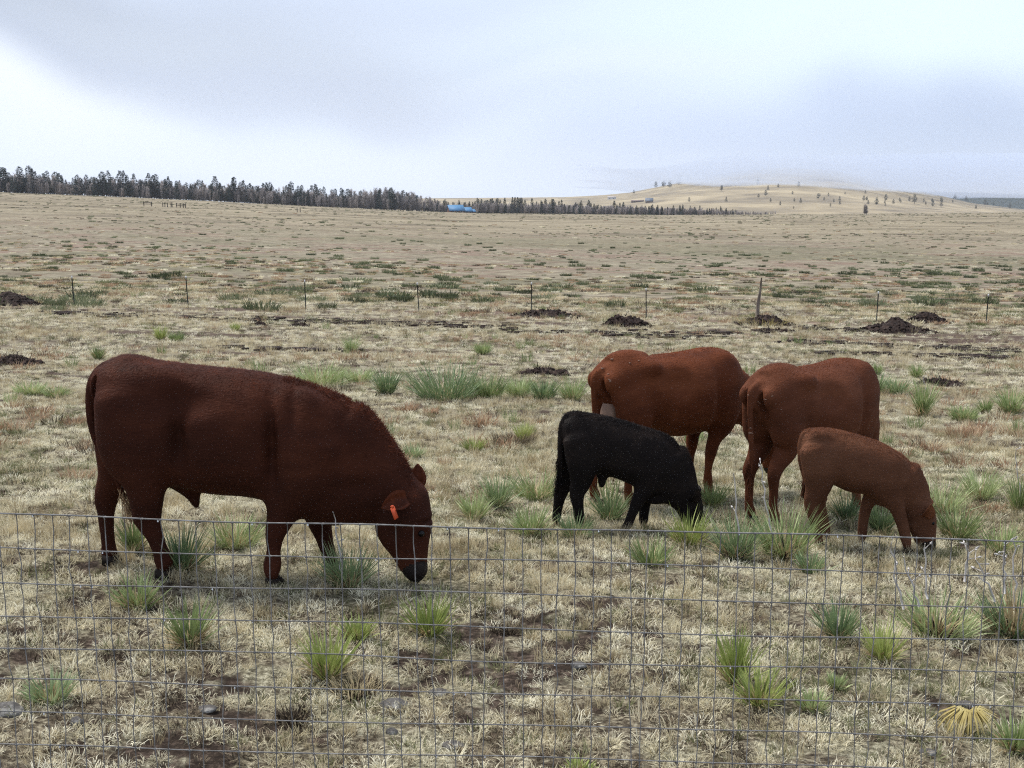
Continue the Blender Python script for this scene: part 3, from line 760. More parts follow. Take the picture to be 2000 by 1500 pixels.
def build_animal(an, spec):
    name = spec['name']; root = empty(name, tuple(an.o), an.h)
    tag(root, spec['label'], spec['cat'], spec.get('group'))
    res = spec['res']
    allp = np.array([p for ch in spec['chains'] for p in ch[0]]); mr = allp[:, 3:5].max(1)
    lo = (allp[:, :3] - mr[:, None] * 1.05).min(0) - .05; hi = (allp[:, :3] + mr[:, None] * 1.05).max(0) + .05
    s = Sdf(lo, hi, res)
    for nodes, kw in spec['chains']: s.chain(nodes, **kw)
    for c, r, k in spec.get('ells', []): s.ell(c, r, k)
    for c, r, k in spec.get('cuts', []): s.cut(c, r, k)
    V, Q = s.mesh(); V = laplace(V, Q, spec.get('smooth', 4))
    # subtle surface irregularity
    nv = vnormals(V, Q)
    V = V + nv * ((fbm(V[:, 0] * 5 + V[:, 1] * 3, V[:, 2] * 5, 5, 3) - .5) * .012 * spec['k'])[:, None]
    body = obj('body', mesh_np('body', V, Q, spec['coat'], True), root)
    # dark muzzle by a second material on faces near the nose
    if 'muzzle' in spec:
        body.data.materials.append(spec.get('muzzle_mat', muz_m))
        c = V[Q].mean(1); mp_, rr = spec['muzzle']
        sel = np.linalg.norm(c - np.array(mp_), axis=1) + .01 * (vn(c[:, 0] * 60, c[:, 2] * 60) - .5) < rr
        body.data.polygons.foreach_set('material_index', sel.astype(np.int32))
    k = spec['k']
    fl = lambda p, n: np.stack([-.8 + 0 * p[:, 0], 0 * p[:, 0], -.6 + 0 * p[:, 0]], -1)
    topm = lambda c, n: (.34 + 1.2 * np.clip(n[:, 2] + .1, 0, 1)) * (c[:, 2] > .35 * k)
    ln = lambda p, n: (.012 + .012 * np.clip(n[:, 2], 0, 1) ** 2) * k * spec.get('hairlen', 1)
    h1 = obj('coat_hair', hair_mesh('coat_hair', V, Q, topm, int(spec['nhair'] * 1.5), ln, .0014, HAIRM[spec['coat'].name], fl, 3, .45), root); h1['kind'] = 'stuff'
    cr = spec.get('crest')
    if cr:
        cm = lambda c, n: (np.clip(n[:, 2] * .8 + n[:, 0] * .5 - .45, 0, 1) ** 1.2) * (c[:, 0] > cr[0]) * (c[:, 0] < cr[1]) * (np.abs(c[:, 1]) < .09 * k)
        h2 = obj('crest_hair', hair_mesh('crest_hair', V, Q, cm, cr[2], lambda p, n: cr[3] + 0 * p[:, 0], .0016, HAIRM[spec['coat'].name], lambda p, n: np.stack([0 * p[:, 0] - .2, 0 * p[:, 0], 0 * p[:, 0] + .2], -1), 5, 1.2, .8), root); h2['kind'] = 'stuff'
    for hp, hs in spec['hooves']:
        HOOFS.append(an.loc2w((hp[0], hp[1], 0)))
        hm = obj('hoof', hoof_mesh(hs), root, (hp[0], hp[1], an.gz(hp) - .004))
    for e in spec['ears']:
        p, d, nrm, L_, W_ = e
        eo = obj('ear', ear_mesh(L_, W_, HAIRM[spec['coat'].name]), root); eo.matrix_local = frame_mat(d, nrm, p)
        hm = MB(); g = np.random.default_rng(9)
        for q in range(70):
            t = g.random() * .85 + .1; sg = g.choice([-1, 1]); w = W_ * .45 * math.sin(math.pi * min(1, .18 + t * .82)) ** .75
            b = np.array([t * L_, sg * w, .02]); tip = b + np.array([.012, sg * .012, .006]) * (1 + g.random()) + g.normal(0, .003, 3)
            hm.add([b - [.0015, 0, 0], b + [.0015, 0, 0], tip], T=[[0, 1, 2]])
        hh = hm.build('ear_fringe', spec['coat'], eo); hh['kind'] = 'stuff'
    for p, r in spec.get('eyes', []):
        mb = MB(); n_ = 8
        th = np.linspace(0, np.pi, 7)[1:-1]; ph = np.arange(n_) / n_ * 2 * np.pi
        VV = [[0, 0, r]] + [[r * math.sin(a) * math.cos(b), r * math.sin(a) * math.sin(b), r * math.cos(a)] for a in th for b in ph] + [[0, 0, -r]]
        T = [[0, 1 + j, 1 + (j + 1) % n_] for j in range(n_)]; Qe = [[1 + i * n_ + j, 1 + (i + 1) * n_ + j, 1 + (i + 1) * n_ + (j + 1) % n_, 1 + i * n_ + (j + 1) % n_] for i in range(4) for j in range(n_)]
        T += [[len(VV) - 1, 1 + 4 * n_ + (j + 1) % n_, 1 + 4 * n_ + j] for j in range(n_)]
        mb.add(VV, T, Qe); mb.build('eye', eye_m, root, tuple(p), True)
    if 'switch' in spec:     # tail brush
        pts, n, rad, L_, mt = spec['switch']
        mb = MB(); g = np.random.default_rng(4); pts = np.array(pts)
        for q in range(n):
            t = g.random(); i = min(int(t * (len(pts) - 1)), len(pts) - 2); f = t * (len(pts) - 1) - i
            b = pts[i] * (1 - f) + pts[i + 1] * f + g.normal(0, rad, 3)
            dd = pts[-1] - pts[0]; dd = dd / np.linalg.norm(dd) + g.normal(0, .22, 3)
            l = L_ * (.5 + g.random()); mid = b + dd * l * .5 + g.normal(0, .004, 3); tip = b + dd * l + g.normal(0, .012, 3)
            sd_ = np.array([g.normal(), g.normal(), 0]); sd_ = sd_ / np.linalg.norm(sd_) * .0022
            mb.add([b - sd_, b + sd_, mid + sd_, mid - sd_, tip], Q=[[0, 1, 2, 3]], T=[[3, 2, 4]])
        sw = mb.build('tail_switch', mt, root); sw['kind'] = 'stuff'
    return root

def project(p):
    d = np.asarray(p) - np.array([0, 0, CAMZ]); c, q = math.cos(PITCH), math.sin(PITCH)
    f = d[..., 1] * c - d[..., 2] * q; up = d[..., 1] * q + d[..., 2] * c
    return 1000 + F * d[..., 0] / f, 750 - F * up / f, f
fleck_m = mat('dried_mud', (.20, .12, .085), .9)
def flecks(an, root, pts):
    body = [c for c in root.children if c.name.startswith('body')][0].data
    V = np.zeros(len(body.vertices) * 3); body.vertices.foreach_get('co', V); V = V.reshape(-1, 3)
    W = an.o + V[:, :1] * an.fw + V[:, 1:2] * an.lf + V[:, 2:] * np.array([0, 0, 1]); pu, pv, pf = project(W); mb = MB(); g = np.random.default_rng(6)
    for (u, v, r) in pts:
        dd = np.hypot(pu - u, pv - v); near = np.where(dd < 5)[0]
        if not len(near): continue
        i = near[np.argmin(pf[near])]; n = np.array(body.vertices[int(i)].normal); a = np.cross(n, [0, 0, 1]); a /= np.linalg.norm(a) + 1e-9; b = np.cross(n, a)
        k = 7; ang = np.arange(k) / k * 6.283; rr = r * .62 * (.4 + 1.0 * g.random(k)); c = V[i] + n * .006
        P = [c + n * .004] + [c + a * math.cos(t) * q * 1.3 + b * math.sin(t) * q * .7 - n * .003 for t, q in zip(ang, rr)]
        mb.add(P, T=[[0, 1 + j, 1 + (j + 1) % k] for j in range(k)])
    if mb.n: o = mb.build('mud_flecks', fleck_m, root); o['kind'] = 'stuff'
def leg(an, pts, yl, hoof_px, hs, body_k=.05, w_sc=1.0):
    """pts: (u,v,halfpx,w); ends in a fetlock + pastern reaching the ground at hoof_px"""
    nodes = [an.nd(u, v, hp, w * w_sc, yl * (1 if i > 0 else .8)) for i, (u, v, hp, w) in enumerate(pts)]
    nodes = [an.nd(u, v, hp, w * w_sc, yl) for (u, v, hp, w) in pts]
    hp_ = an.P(hoof_px[0], hoof_px[1], yl); g = an.gz(hp_)
    nodes.append((hp_[0] - .015 * hs, yl, g + .06 * hs, .036 * hs, .036 * hs))
    return (nodes, dict(k=body_k)), (hp_, hs)

# ---- the young bull
A = Animal(390, 1118, R(-2)); pull = lambda *t: A.tb(*t)
torso = [A.tb(206, 712, 800, .15), A.tb(220, 703, 845, .19), A.tb(240, 695, 875, .22), A.tb(270, 694, 912, .245), A.tb(320, 705, 938, .27), A.tb(380, 714, 955, .29), A.tb(440, 720, 963, .31), A.tb(500, 726, 969, .305),
         A.tb(550, 736, 985, .28), A.tb(600, 748, 1008, .25), A.tb(640, 762, 1022, .205), A.tb(672, 774, 1022, .175), A.tb(700, 796, 1020, .15), A.tb(722, 820, 1018, .135)]
face_L = (math.sin(R(32)), math.cos(R(32)), 0)
neck = [A.nd(660, 896, 110, .17), A.nd(690, 910, 103, .155), A.nd(722, 930, 84, .14), A.nd(752, 955, 66, .128, -.01), A.nd(774, 980, 54, .12, -.02), A.nd(788, 1003, 48, .118, -.035)]
head = [A.nd(795, 996, 47, .122, -.04), A.nd(801, 1018, 47, .124, -.05), A.nd(801, 1046, 41, .106, -.06), A.nd(804, 1075, 35, .088, -.07), A.nd(808, 1098, 28, .078, -.08), A.nd(811, 1112, 24, .074, -.085)]
jaw = [A.nd(760, 1030, 30, .075, -.03), A.nd(775, 1065, 22, .06, -.045), A.nd(793, 1100, 14, .05, -.06)]
hn, hh1 = leg(A, [(236, 785, 48, .12), (262, 868, 62, .125), (284, 935, 40, .10), (287, 985, 30, .075), (288, 1014, 27, .052), (302, 1048, 17, .038), (313, 1078, 15, .037), (319, 1094, 19, .044)], -.15, (325, 1117), 1.15)
hf, hh2 = leg(A, [(232, 790, 48, .11), (232, 870, 46, .11), (222, 930, 30, .08), (208, 972, 24, .052), (207, 1008, 17, .040), (211, 1050, 14.5, .036), (214, 1082, 17, .041)], .15, (222, 1112), 1.1)
fn, hh3 = leg(A, [(585, 860, 66, .09), (566, 945, 50, .10), (550, 1003, 30, .072), (538, 1042, 20, .054), (535, 1076, 13.5, .039), (532, 1104, 17, .044)], -.17, (537, 1131), 1.1)
ff, hh4 = leg(A, [(610, 940, 50, .09), (622, 1010, 27, .068), (632, 1045, 18, .050), (641, 1078, 14, .040), (646, 1095, 15, .042)], .15, (653, 1114), 1.05)
tail = [(*A.P(235, 712)[:3], .04, .04), (*A.P(206, 719)[:3], .04, .04), (*A.P(184, 742)[:3], .034, .03), (*A.P(177, 785)[:3], .030, .026), (*A.P(182, 838)[:3], .026, .023), (*A.P(200, 884, -.03)[:3], .022, .02), (*A.P(224, 930, -.05)[:3], .018, .016), (*A.P(243, 968, -.03)[:3], .013, .012)]
sheath = [(*A.P(345, 935)[:3], .06, .05), (*A.P(372, 958)[:3], .05, .045), (*A.P(382, 982)[:3], .024, .022)]
eyep = A.P(823, 1042, -.165)
spec = dict(name='young_bull', label='large dark red bull grazing at left with an orange ear tag', cat='bull', res=.0135, k=1.0, coat=coat_bull,
    chains=[(torso, dict(e=2.3, cap=.06, k=.02, vert=True)), (neck, dict(k=.07, cap=.07, k0=.04)), (head, dict(La=face_L, k=.06)), (jaw, dict(La=face_L, k=.03)),
            hn, hf, fn, ff, (tail, dict(k=.012)), (sheath, dict(k=.05))],
    ells=[(A.P(300, 745, -.16), (.10, .05, .06), .10), (A.P(590, 870, -.17), (.17, .09, .28), .09), (A.P(610, 975, 0), (.17, .12, .08), .08),
          (A.P(829, 1030, -.13), (.03, .03, .02), .02), (A.P(262, 850, -.18), (.15, .09, .24), .09), (A.P(812, 962, -.03), (.05, .07, .04), .06), (A.P(765, 1040, -.09), (.07, .05, .09), .05)],
    cuts=[(A.P(192, 800, -.10), (.05, .06, .20), .02), (A.P(520, 880, -.345), (.04, .15, .26), .07), (A.P(334, 868, -.355), (.055, .16, .22), .08), (A.P(350, 790, -.37), (.13, .12, .07), .09), (A.P(560, 800, -.345), (.03, .11, .12), .07), (A.P(700, 960, -.24), (.09, .08, .05), .06), (A.P(672, 870, -.27), (.03, .07, .17), .06), (A.P(824, 1100, -.15), (.018, .02, .012), .01), (A.P(833, 1075, -.0), (.02, .05, .05), .03)],
    nhair=26000, hairlen=1.2, crest=(A.P(560, 800)[0], A.P(805, 900)[0], 2600, .028), muzzle=(A.P(814, 1118, -.11), .085), muzzle_mat=muz_m,
    hooves=[hh1, hh2, hh3, hh4], eyes=[(eyep, .02)],
    ears=[(A.P(795, 974, -.165), (-.84, -.42, -.22), (-.25, -.90, .25), .16, .12), (A.P(806, 954, .05), (.20, .22, .95), (.45, -.9, 0), .15, .115)],
    switch=([A.P(236, 945, -.03), A.P(245, 975, -.04), A.P(249, 1000, -.04)], 160, .012, .08, tailtip_m))
bull = build_animal(A, spec)
tm = MB(); tm.box((0, 0, -.038), (.034, .006, .070)); tm.box((0, 0, 0), (.016, .012, .016))
tg = tm.build('ear_tag', tag_m, bull); tg.matrix_local = Matrix.Translation(Vector(A.P(766, 990, -.27))) @ Matrix.Rotation(R(-18), 4, 'Y') @ Matrix.Rotation(R(60), 4, 'Z')

# ---- black calf
A = Animal(1180, 1036, R(0))
torso = [A.tb(1112, 812, 870, .095), A.tb(1124, 805, 895, .115), A.tb(1150, 808, 918, .135), A.tb(1185, 815, 926, .15), A.tb(1220, 823, 940, .16), A.tb(1252, 833, 955, .155), A.tb(1280, 842, 968, .14), A.tb(1300, 849, 975, .115), A.tb(1316, 860, 985, .095), A.tb(1328, 880, 992, .078)]
neck = [A.nd(1298, 912, 55, .115), A.nd(1312, 928, 48, .09), A.nd(1326, 950, 38, .075), A.nd(1338, 970, 30, .068)]
head = [A.nd(1341, 972, 27, .065), A.nd(1350, 992, 24, .062), A.nd(1355, 1010, 18, .052), A.nd(1356, 1024, 13, .045)]
jaw = [A.nd(1333, 990, 14, .045), A.nd(1345, 1018, 10, .035)]
hn, a1 = leg(A, [(1130, 860, 30, .065), (1138, 905, 30, .07), (1135, 940, 21, .05), (1127, 963, 15, .036), (1129, 990, 10.5, .028), (1131, 1012, 10, .027)], -.085, (1134, 1034), .72, .03)
hf, a2 = leg(A, [(1120, 870, 26, .06), (1112, 920, 22, .055), (1097, 958, 14, .036), (1090, 985, 10, .028), (1087, 1010, 9.5, .027)], .085, (1089, 1029), .7, .03)
fn, a3 = leg(A, [(1275, 895, 30, .05), (1262, 945, 22, .05), (1246, 978, 13, .038), (1234, 1005, 9.5, .03), (1227, 1024, 9.5, .028)], -.085, (1222, 1042), .72, .03)
ff, a4 = leg(A, [(1275, 910, 26, .05), (1266, 955, 17, .042), (1259, 990, 10.5, .032), (1257, 1015, 9, .027)], .08, (1259, 1036), .7, .03)
tail = [(*A.P(1128, 812)[:3], .03, .03), (*A.P(1110, 813)[:3], .032, .03), (*A.P(1099, 832)[:3], .028, .028), (*A.P(1095, 865)[:3], .024, .026), (*A.P(1096, 900)[:3], .024, .026), (*A.P(1093, 930)[:3], .018, .018)]
spec = dict(name='calf', label='small black calf grazing in front of the bright red cow', cat='calf', res=.0095, k=.7, coat=coat_black,
    chains=[(torso, dict(e=2.2, cap=.045, k=.02, vert=True)), (neck, dict(k=.045, cap=.05, k0=.03)), (head, dict(k=.025)), (jaw, dict(k=.02)), hn, hf, fn, ff, (tail, dict(k=.01))],
    ells=[(A.P(1275, 905, -.1), (.09, .045, .14), .05), (A.P(1278, 975, 0), (.07, .06, .035), .04), (A.P(1176, 936, 0), (.03, .022, .065), .05)],
    nhair=30000, hairlen=1.9, crest=(A.P(1100, 800)[0], A.P(1350, 900)[0], 5000, .020), muzzle=(A.P(1357, 1030, -.03), .05),
    hooves=[a1, a2, a3, a4], eyes=[(A.P(1357, 995, -.062), .012)],
    ears=[(A.P(1350, 980, -.065), (.28, -.25, .92), (.5, -.85, 0), .13, .085), (A.P(1356, 968, .05), (.3, .6, .7), (.9, .2, 0), .10, .07)],
    switch=([A.P(1095, 890), A.P(1093, 925), A.P(1088, 955)], 420, .012, .07, coat_black))
build_animal(A, spec)

# ---- red calf
A = Animal(1660, 1066, R(-4))
torso = [A.tb(1579, 842, 900, .095), A.tb(1592, 836, 920, .115), A.tb(1620, 837, 940, .135), A.tb(1655, 845, 958, .152), A.tb(1690, 855, 964, .158), A.tb(1718, 864, 975, .15), A.tb(1742, 877, 980, .125), A.tb(1760, 887, 980, .11), A.tb(1775, 902, 985, .09), A.tb(1785, 920, 992, .076)]
neck = [A.nd(1758, 935, 44, .105), A.nd(1770, 950, 40, .08), A.nd(1781, 972, 34, .068), A.nd(1793, 992, 30, .064)]
head = [A.nd(1796, 1000, 27, .064, -.01), A.nd(1804, 1018, 25, .064, -.015), A.nd(1808, 1040, 19, .054, -.02), A.nd(1812, 1060, 15, .048, -.025), A.nd(1813, 1073, 13, .045, -.025)]
jaw = [A.nd(1786, 1022, 14, .045), A.nd(1797, 1055, 10, .035)]
hn, a1 = leg(A, [(1592, 880, 30, .065), (1600, 925, 31, .07), (1596, 955, 23, .05), (1584, 982, 14, .036), (1589, 1012, 10.5, .029), (1596, 1040, 10, .028)], -.085, (1603, 1068), .74, .03)
hf, a2 = leg(A, [(1600, 890, 26, .06), (1608, 935, 22, .055), (1600, 975, 13, .036), (1606, 1005, 10, .028), (1612, 1032, 9.5, .027)], .085, (1618, 1052), .7, .03)
fn, a3 = leg(A, [(1735, 905, 32, .05), (1738, 955, 25, .052), (1752, 992, 15, .04), (1763, 1025, 11.5, .032), (1769, 1052, 10, .028)], -.085, (1774, 1080), .74, .03)
ff, a4 = leg(A, [(1725, 915, 26, .05), (1706, 960, 18, .045), (1692, 990, 12, .034), (1686, 1020, 10, .029), (1684, 1045, 9.5, .028)], .06, (1685, 1068), .7, .03)
tail = [(*A.P(1592, 844)[:3], .03, .03), (*A.P(1575, 846)[:3], .026, .024), (*A.P(1564, 864)[:3], .02, .02), (*A.P(1563, 900, -.01)[:3], .016, .016), (*A.P(1571, 935, -.02)[:3], .013, .013), (*A.P(1569, 960, -.02)[:3], .009, .009)]
spec = dict(name='calf', label='small tan red calf grazing in front of the rightmost cow', cat='calf', res=.0095, k=.7, coat=coat_calf,
    chains=[(torso, dict(e=2.2, cap=.045, k=.02, vert=True)), (neck, dict(k=.045, cap=.05, k0=.03)), (head, dict(La=(.42, .9, 0), k=.025)), (jaw, dict(k=.02)), hn, hf, fn, ff, (tail, dict(k=.008))],
    ells=[(A.P(1733, 930, -.1), (.08, .045, .14), .05), (A.P(1732, 980, 0), (.08, .06, .035), .04), (A.P(1605, 852, -.09), (.04, .02, .03), .04)],
    nhair=26000, hairlen=1.4, crest=(A.P(1590, 800)[0], A.P(1800, 900)[0], 2500, .012), muzzle=(A.P(1815, 1074, -.05), .075),
    hooves=[a1, a2, a3, a4], eyes=[(A.P(1822, 1022, -.072), .013)],
    ears=[(A.P(1804, 1010, -.085), (.30, -.35, .88), (.25, -.95, 0), .12, .085), (A.P(1810, 992, .05), (.3, .8, .45), (.9, .2, 0), .10, .07)],
    switch=([A.P(1571, 940, -.02), A.P(1568, 965, -.02)], 120, .006, .05, coat_calf))
build_animal(A, spec)

# ---- two adult cows, seen from behind at an angle
def adult(u, v, heading, coat_, name, label, sx=1, sz=1, wide=1, udder=False, seed=0, headyaw=0, legs=None):
    A = Animal(u, v, heading)
    def n(x, y, z, h, w): return (x * sx, y * wide, z * sz, h * sz, w * wide)
    torso = [n(-.16, 0, 1.02, .11, .12), n(-.06, 0, 1.01, .20, .19), n(.12, 0, .98, .265, .235), n(.32, 0, .915, .285, .27), n(.55, 0, .865, .335, .325), n(.80, 0, .86, .345, .335), n(1.02, 0, .87, .345, .295), n(1.18, 0, .885, .325, .245), n(1.32, 0, .88, .27, .18)]
    nx = (legs or {}).get('nx', 0)
    neck = [n(1.20, 0, .86, .27, .19), n(1.34 + nx * .35, 0, .76, .21, .145), n(1.43 + nx * .75, 0, .58, .155, .115), n(1.47 + nx, 0, .44, .13, .105)]
    head = [n(1.49 + nx, 0, .40, .115, .10), n(1.56 + nx, 0, .30, .115, .10), n(1.57 + nx, 0, .18, .085, .075), n(1.57 + nx, 0, .09, .065, .066), n(1.57 + nx, 0, .06, .05, .056)]
    chains = [(torso, dict(e=2.35, cap=.06, k=.02, vert=True)), (neck, dict(k=.07, k0=.03)), (head, dict(k=.03))]
    hooves = []
    lg = legs or {}
    for sgn, dx in ((-1, lg.get('hn', 0)), (1, lg.get('hf', 0))):
        y = sgn * lg.get('hy', .135)
        nodes = [n(.03, y * 1.0, .93, .15, .115), n(.08, y * 1.15, .76, .165, .12), n(.09 + dx * .3, y * 1.1, .62, .12, .09), n(.0 + dx * .6, y, .50, .075, .06), n(-.055 + dx * .8, y * 1.05, .42, .062, .048), n(-.05 + dx, y * 1.05, .30, .037, .033), n(-.05 + dx, y * 1.05, .15, .034, .031), n(-.035 + dx, y * 1.05, .10, .044, .040)]
        hp = np.array([(0 + dx) * sx, y * 1.05 * wide, 0]); hp[2] = A.gz(hp)
        nodes.append((hp[0] - .015, hp[1], hp[2] + .065, .04, .04)); chains.append((nodes, dict(k=.05))); hooves.append((hp, 1.1))
    for sgn, dx in ((-1, lg.get('fn', 0)), (1, lg.get('ff', 0))):
        y = sgn * .15
        nodes = [n(1.18, y, .78, .14, .08), n(1.13, y, .60, .10, .078), n(1.10 + dx * .5, y, .47, .065, .055), n(1.10 + dx * .8, y, .35, .052, .049), n(1.10 + dx, y, .22, .032, .031), n(1.10 + dx, y, .11, .042, .038)]
        hp = np.array([(1.13 + dx) * sx, y * wide, 0]); hp[2] = A.gz(hp)
        nodes.append((hp[0] - .015, hp[1], hp[2] + .065, .04, .04)); chains.append((nodes, dict(k=.045))); hooves.append((hp, 1.1))
    tl = [n(-.13, 0, 1.12, .045, .045), n(-.22, 0, 1.09, .038, .034), n(-.235, 0, .98, .032, .03), n(-.215, 0, .80, .028, .027), n(-.20, .0, .62, .022, .021), n(-.195, 0, .50, .018, .018)]
    chains.append((tl, dict(k=.01)))
    ells = [((.22 * sx, s_ * .19 * wide, 1.145 * sz), (.08, .075, .055), .08) for s_ in (-1, 1)]           # hook bones
    ells += [((-.13 * sx, s_ * .11 * wide, 1.05 * sz), (.06, .045, .05), .08) for s_ in (-1, 1)]           # pin bones
    ells += [((1.12 * sx, s_ * .17 * wide, .86 * sz), (.13, .08, .26), .09) for s_ in (-1, 1)]
    ells += [((.12 * sx, 0, 1.225 * sz), (.18, .06, .035), .06), ((1.32 * sx, 0, .60 * sz), (.2, .1, .08), .06)]
    cuts = [((.44 * sx, s_ * .385 * wide, 1.02 * sz), (.15, .15, .13), .09) for s_ in (-1, 1)] + [((.93 * sx, s_ * .46 * wide, .80 * sz), (.05, .16, .26), .09) for s_ in (-1, 1)] + [((.36 * sx, s_ * .42 * wide, .70 * sz), (.05, .16, .16), .08) for s_ in (-1, 1)]             # hollow of the flank
    cuts += [((-.19 * sx, s_ * .062, .84 * sz), (.11, .030, .24), .04) for s_ in (-1, 1)]
    spec = dict(name=name, label=label, cat='cow', res=.0135, k=1.0, coat=coat_, chains=chains, ells=ells, cuts=cuts, nhair=24000, hairlen=.9,
        crest=(.4, 1.7, 1500, .018), muzzle=(((1.57 + nx) * sx, 0, .04 * sz), .075), hooves=hooves,
        eyes=[(((1.60 + nx) * sx, s_ * .10 * wide, .30 * sz), .02) for s_ in (-1, 1)],
        ears=[(((1.50 + nx) * sx, s_ * .09, .40 * sz), (-.3, s_ * .6, -.5), (.9, 0, .1), .13, .09) for s_ in (-1, 1)],
        switch=([n(-.225, 0, .52, 0, 0)[:3], n(-.215, 0, .42, 0, 0)[:3], n(-.205, 0, .34, 0, 0)[:3]], 200, .012, .09, coat_))
    rt = build_animal(A, spec)
    if udder:
        s = Sdf((-.25, -.25, .35), (.55, .25, .9), .012)
        s.ell((.10, 0, .63 * sz), (.17, .12, .11), .02); s.ell((-.06, 0, .74 * sz), (.08, .085, .17), .06)
        for a in (.04, .17):
            for b in (-.06, .06): s.seg((a, b, .55 * sz, .022, .022), (a, b * 1.1, .47 * sz, .014, .014), k=.015)
        V, Q = s.mesh(); V = laplace(V, Q, 3)
        obj('udder', mesh_np('udder', V, Q, udder_m, True), rt)
    return A, rt
a2_, r2_ = adult(1199, 990, R(36), coat_cow2, 'cow', 'bright rust red cow with a pale udder standing behind the black calf', udder=True, legs=dict(hn=.08, hf=-.06, fn=-.14, ff=-.06, nx=.36), sz=1.04)
a3_, r3_ = adult(1492, 1022, R(42), coat_cow3, 'cow', 'red brown cow turned away, rightmost of the grown cattle', legs=dict(hy=.11, hn=.0, hf=.0, fn=.0, ff=-.05))

flecks(a2_, r2_, [(1191, 701, .018), (1180, 716, .022), (1187, 727, .016), (1187, 739, .016), (1190, 748, .018), (1232, 706, .014), (1294, 685, .02), (1248, 700, .012), (1210, 760, .010)])
flecks(a3_, r3_, [(1457, 772, .012), (1491, 779, .016), (1513, 774, .012), (1487, 790, .016), (1484, 786, .010), (1466, 848, .022), (1470, 838, .015), (1530, 800, .01)])
# taller grass standing round the feet
hx = []
for h_ in HOOFS:
    for q in range(16): hx.append((h_[0] + rng.normal(0, .09), h_[1] + rng.normal(0, .07) - .02))
hx = np.array(hx); k = len(hx)
scatter('grass', TS, np.stack([hx[:, 0], hx[:, 1], terrain(hx[:, 0], hx[:, 1])], -1), .5 + .45 * rng.random(k), np.stack([0 * hx[:, 0], 0 * hx[:, 0], rng.random(k) * 6.28], -1), rng.choice([0, 1, 5, 6, 5, 6, 9, 7], k), 'taller dry grass standing round the feet of the cattle', 'grass')

# ------------------------------------------------------------------ woven wire fence in front
def near_fence():
    D0 = 3.16
    steel = noisy('galvanised_wire', [(.095, .09, .084), (.175, .168, .158), (.28, .27, .255)], scale=25, rough=.6, spec=.25)
    root = empty('wire_fence', (0, D0, float(terrain(0, D0))))
    tag(root, 'woven galvanised wire mesh fence crossing the whole foreground', 'fence')
    cw, ch = .0522, .1016; X0, X1 = -2.35, 2.35
    top0 = CAMZ - .926 - root.location.z    # local height of the top wire at x=0
    def wz(j, x):       # row j from top
        return top0 - j * ch - .0275 * x + .004 * (vn(x * 2.3 + j * 7, j * 3.1, 5) - .5) * 2 + .003 * math.sin(x * 3 + j)
    def sag(j, x): return .006 * (float(vn(np.array(x * 3.1 + j * 1.7), np.array(j * .7), 8)) - .5) * 2
    nrow = 12
    xs = np.arange(X0, X1, .0261)
    for j in range(nrow + 1):
        mb = MB(); P = [(x, sag(j, x) + .003, float(wz(j, x))) for x in xs]
        mb.tube(P, .0019 if j else .0024, 5); mb.build('horizontal_wire', steel, root)
    g = np.random.default_rng(3)
    x = X0 + .03; drops = MB()
    while x < X1 - .02:
        mb = MB(); xx = x; P = []; kn = []
        drift = g.normal(0, .0015)
        for j in range(nrow + 1):
            xj = x + .0035 * (float(vn(np.array(x * 40.), np.array(j * .8), 6)) - .5) * 2 + drift * j * .5 + .012 * (j / nrow) * (x / 2.3) * 0
            z = float(wz(j, xj)); y = sag(j, xj) - .001
            P.append((xj, y, z)); kn.append((xj, y + .002, z))
            if j < nrow: P.append((xj + g.normal(0, .0022), y + g.normal(0, .002), z - ch * .5))
        mb.tube(P, .00155, 4)
        for k_ in kn:
            c = np.array(k_); mb.tube([c + [-.0045, 0, .001], c + [-.002, -.0025, 0], c + [.002, .0025, 0], c + [.0045, 0, -.001]], [.0022, .0034, .0034, .0022], 5)
            if g.random() < .10:
                dz = c + [g.normal(0, .012), 0, -.0042]; drops.tube([dz + [0, 0, .003], dz, dz + [0, 0, -.0025]], [.001, .0026, .0012], 6)
        mb.build('vertical_wire', steel, root)
        x += cw * (1 + g.normal(0, .02))
    wm = mat('water_drop', (.9, .93, .95), .03, spec=1.0); 
    d = drops.build('water_drops', wm, root, smooth=True); d['kind'] = 'stuff'
near_fence()

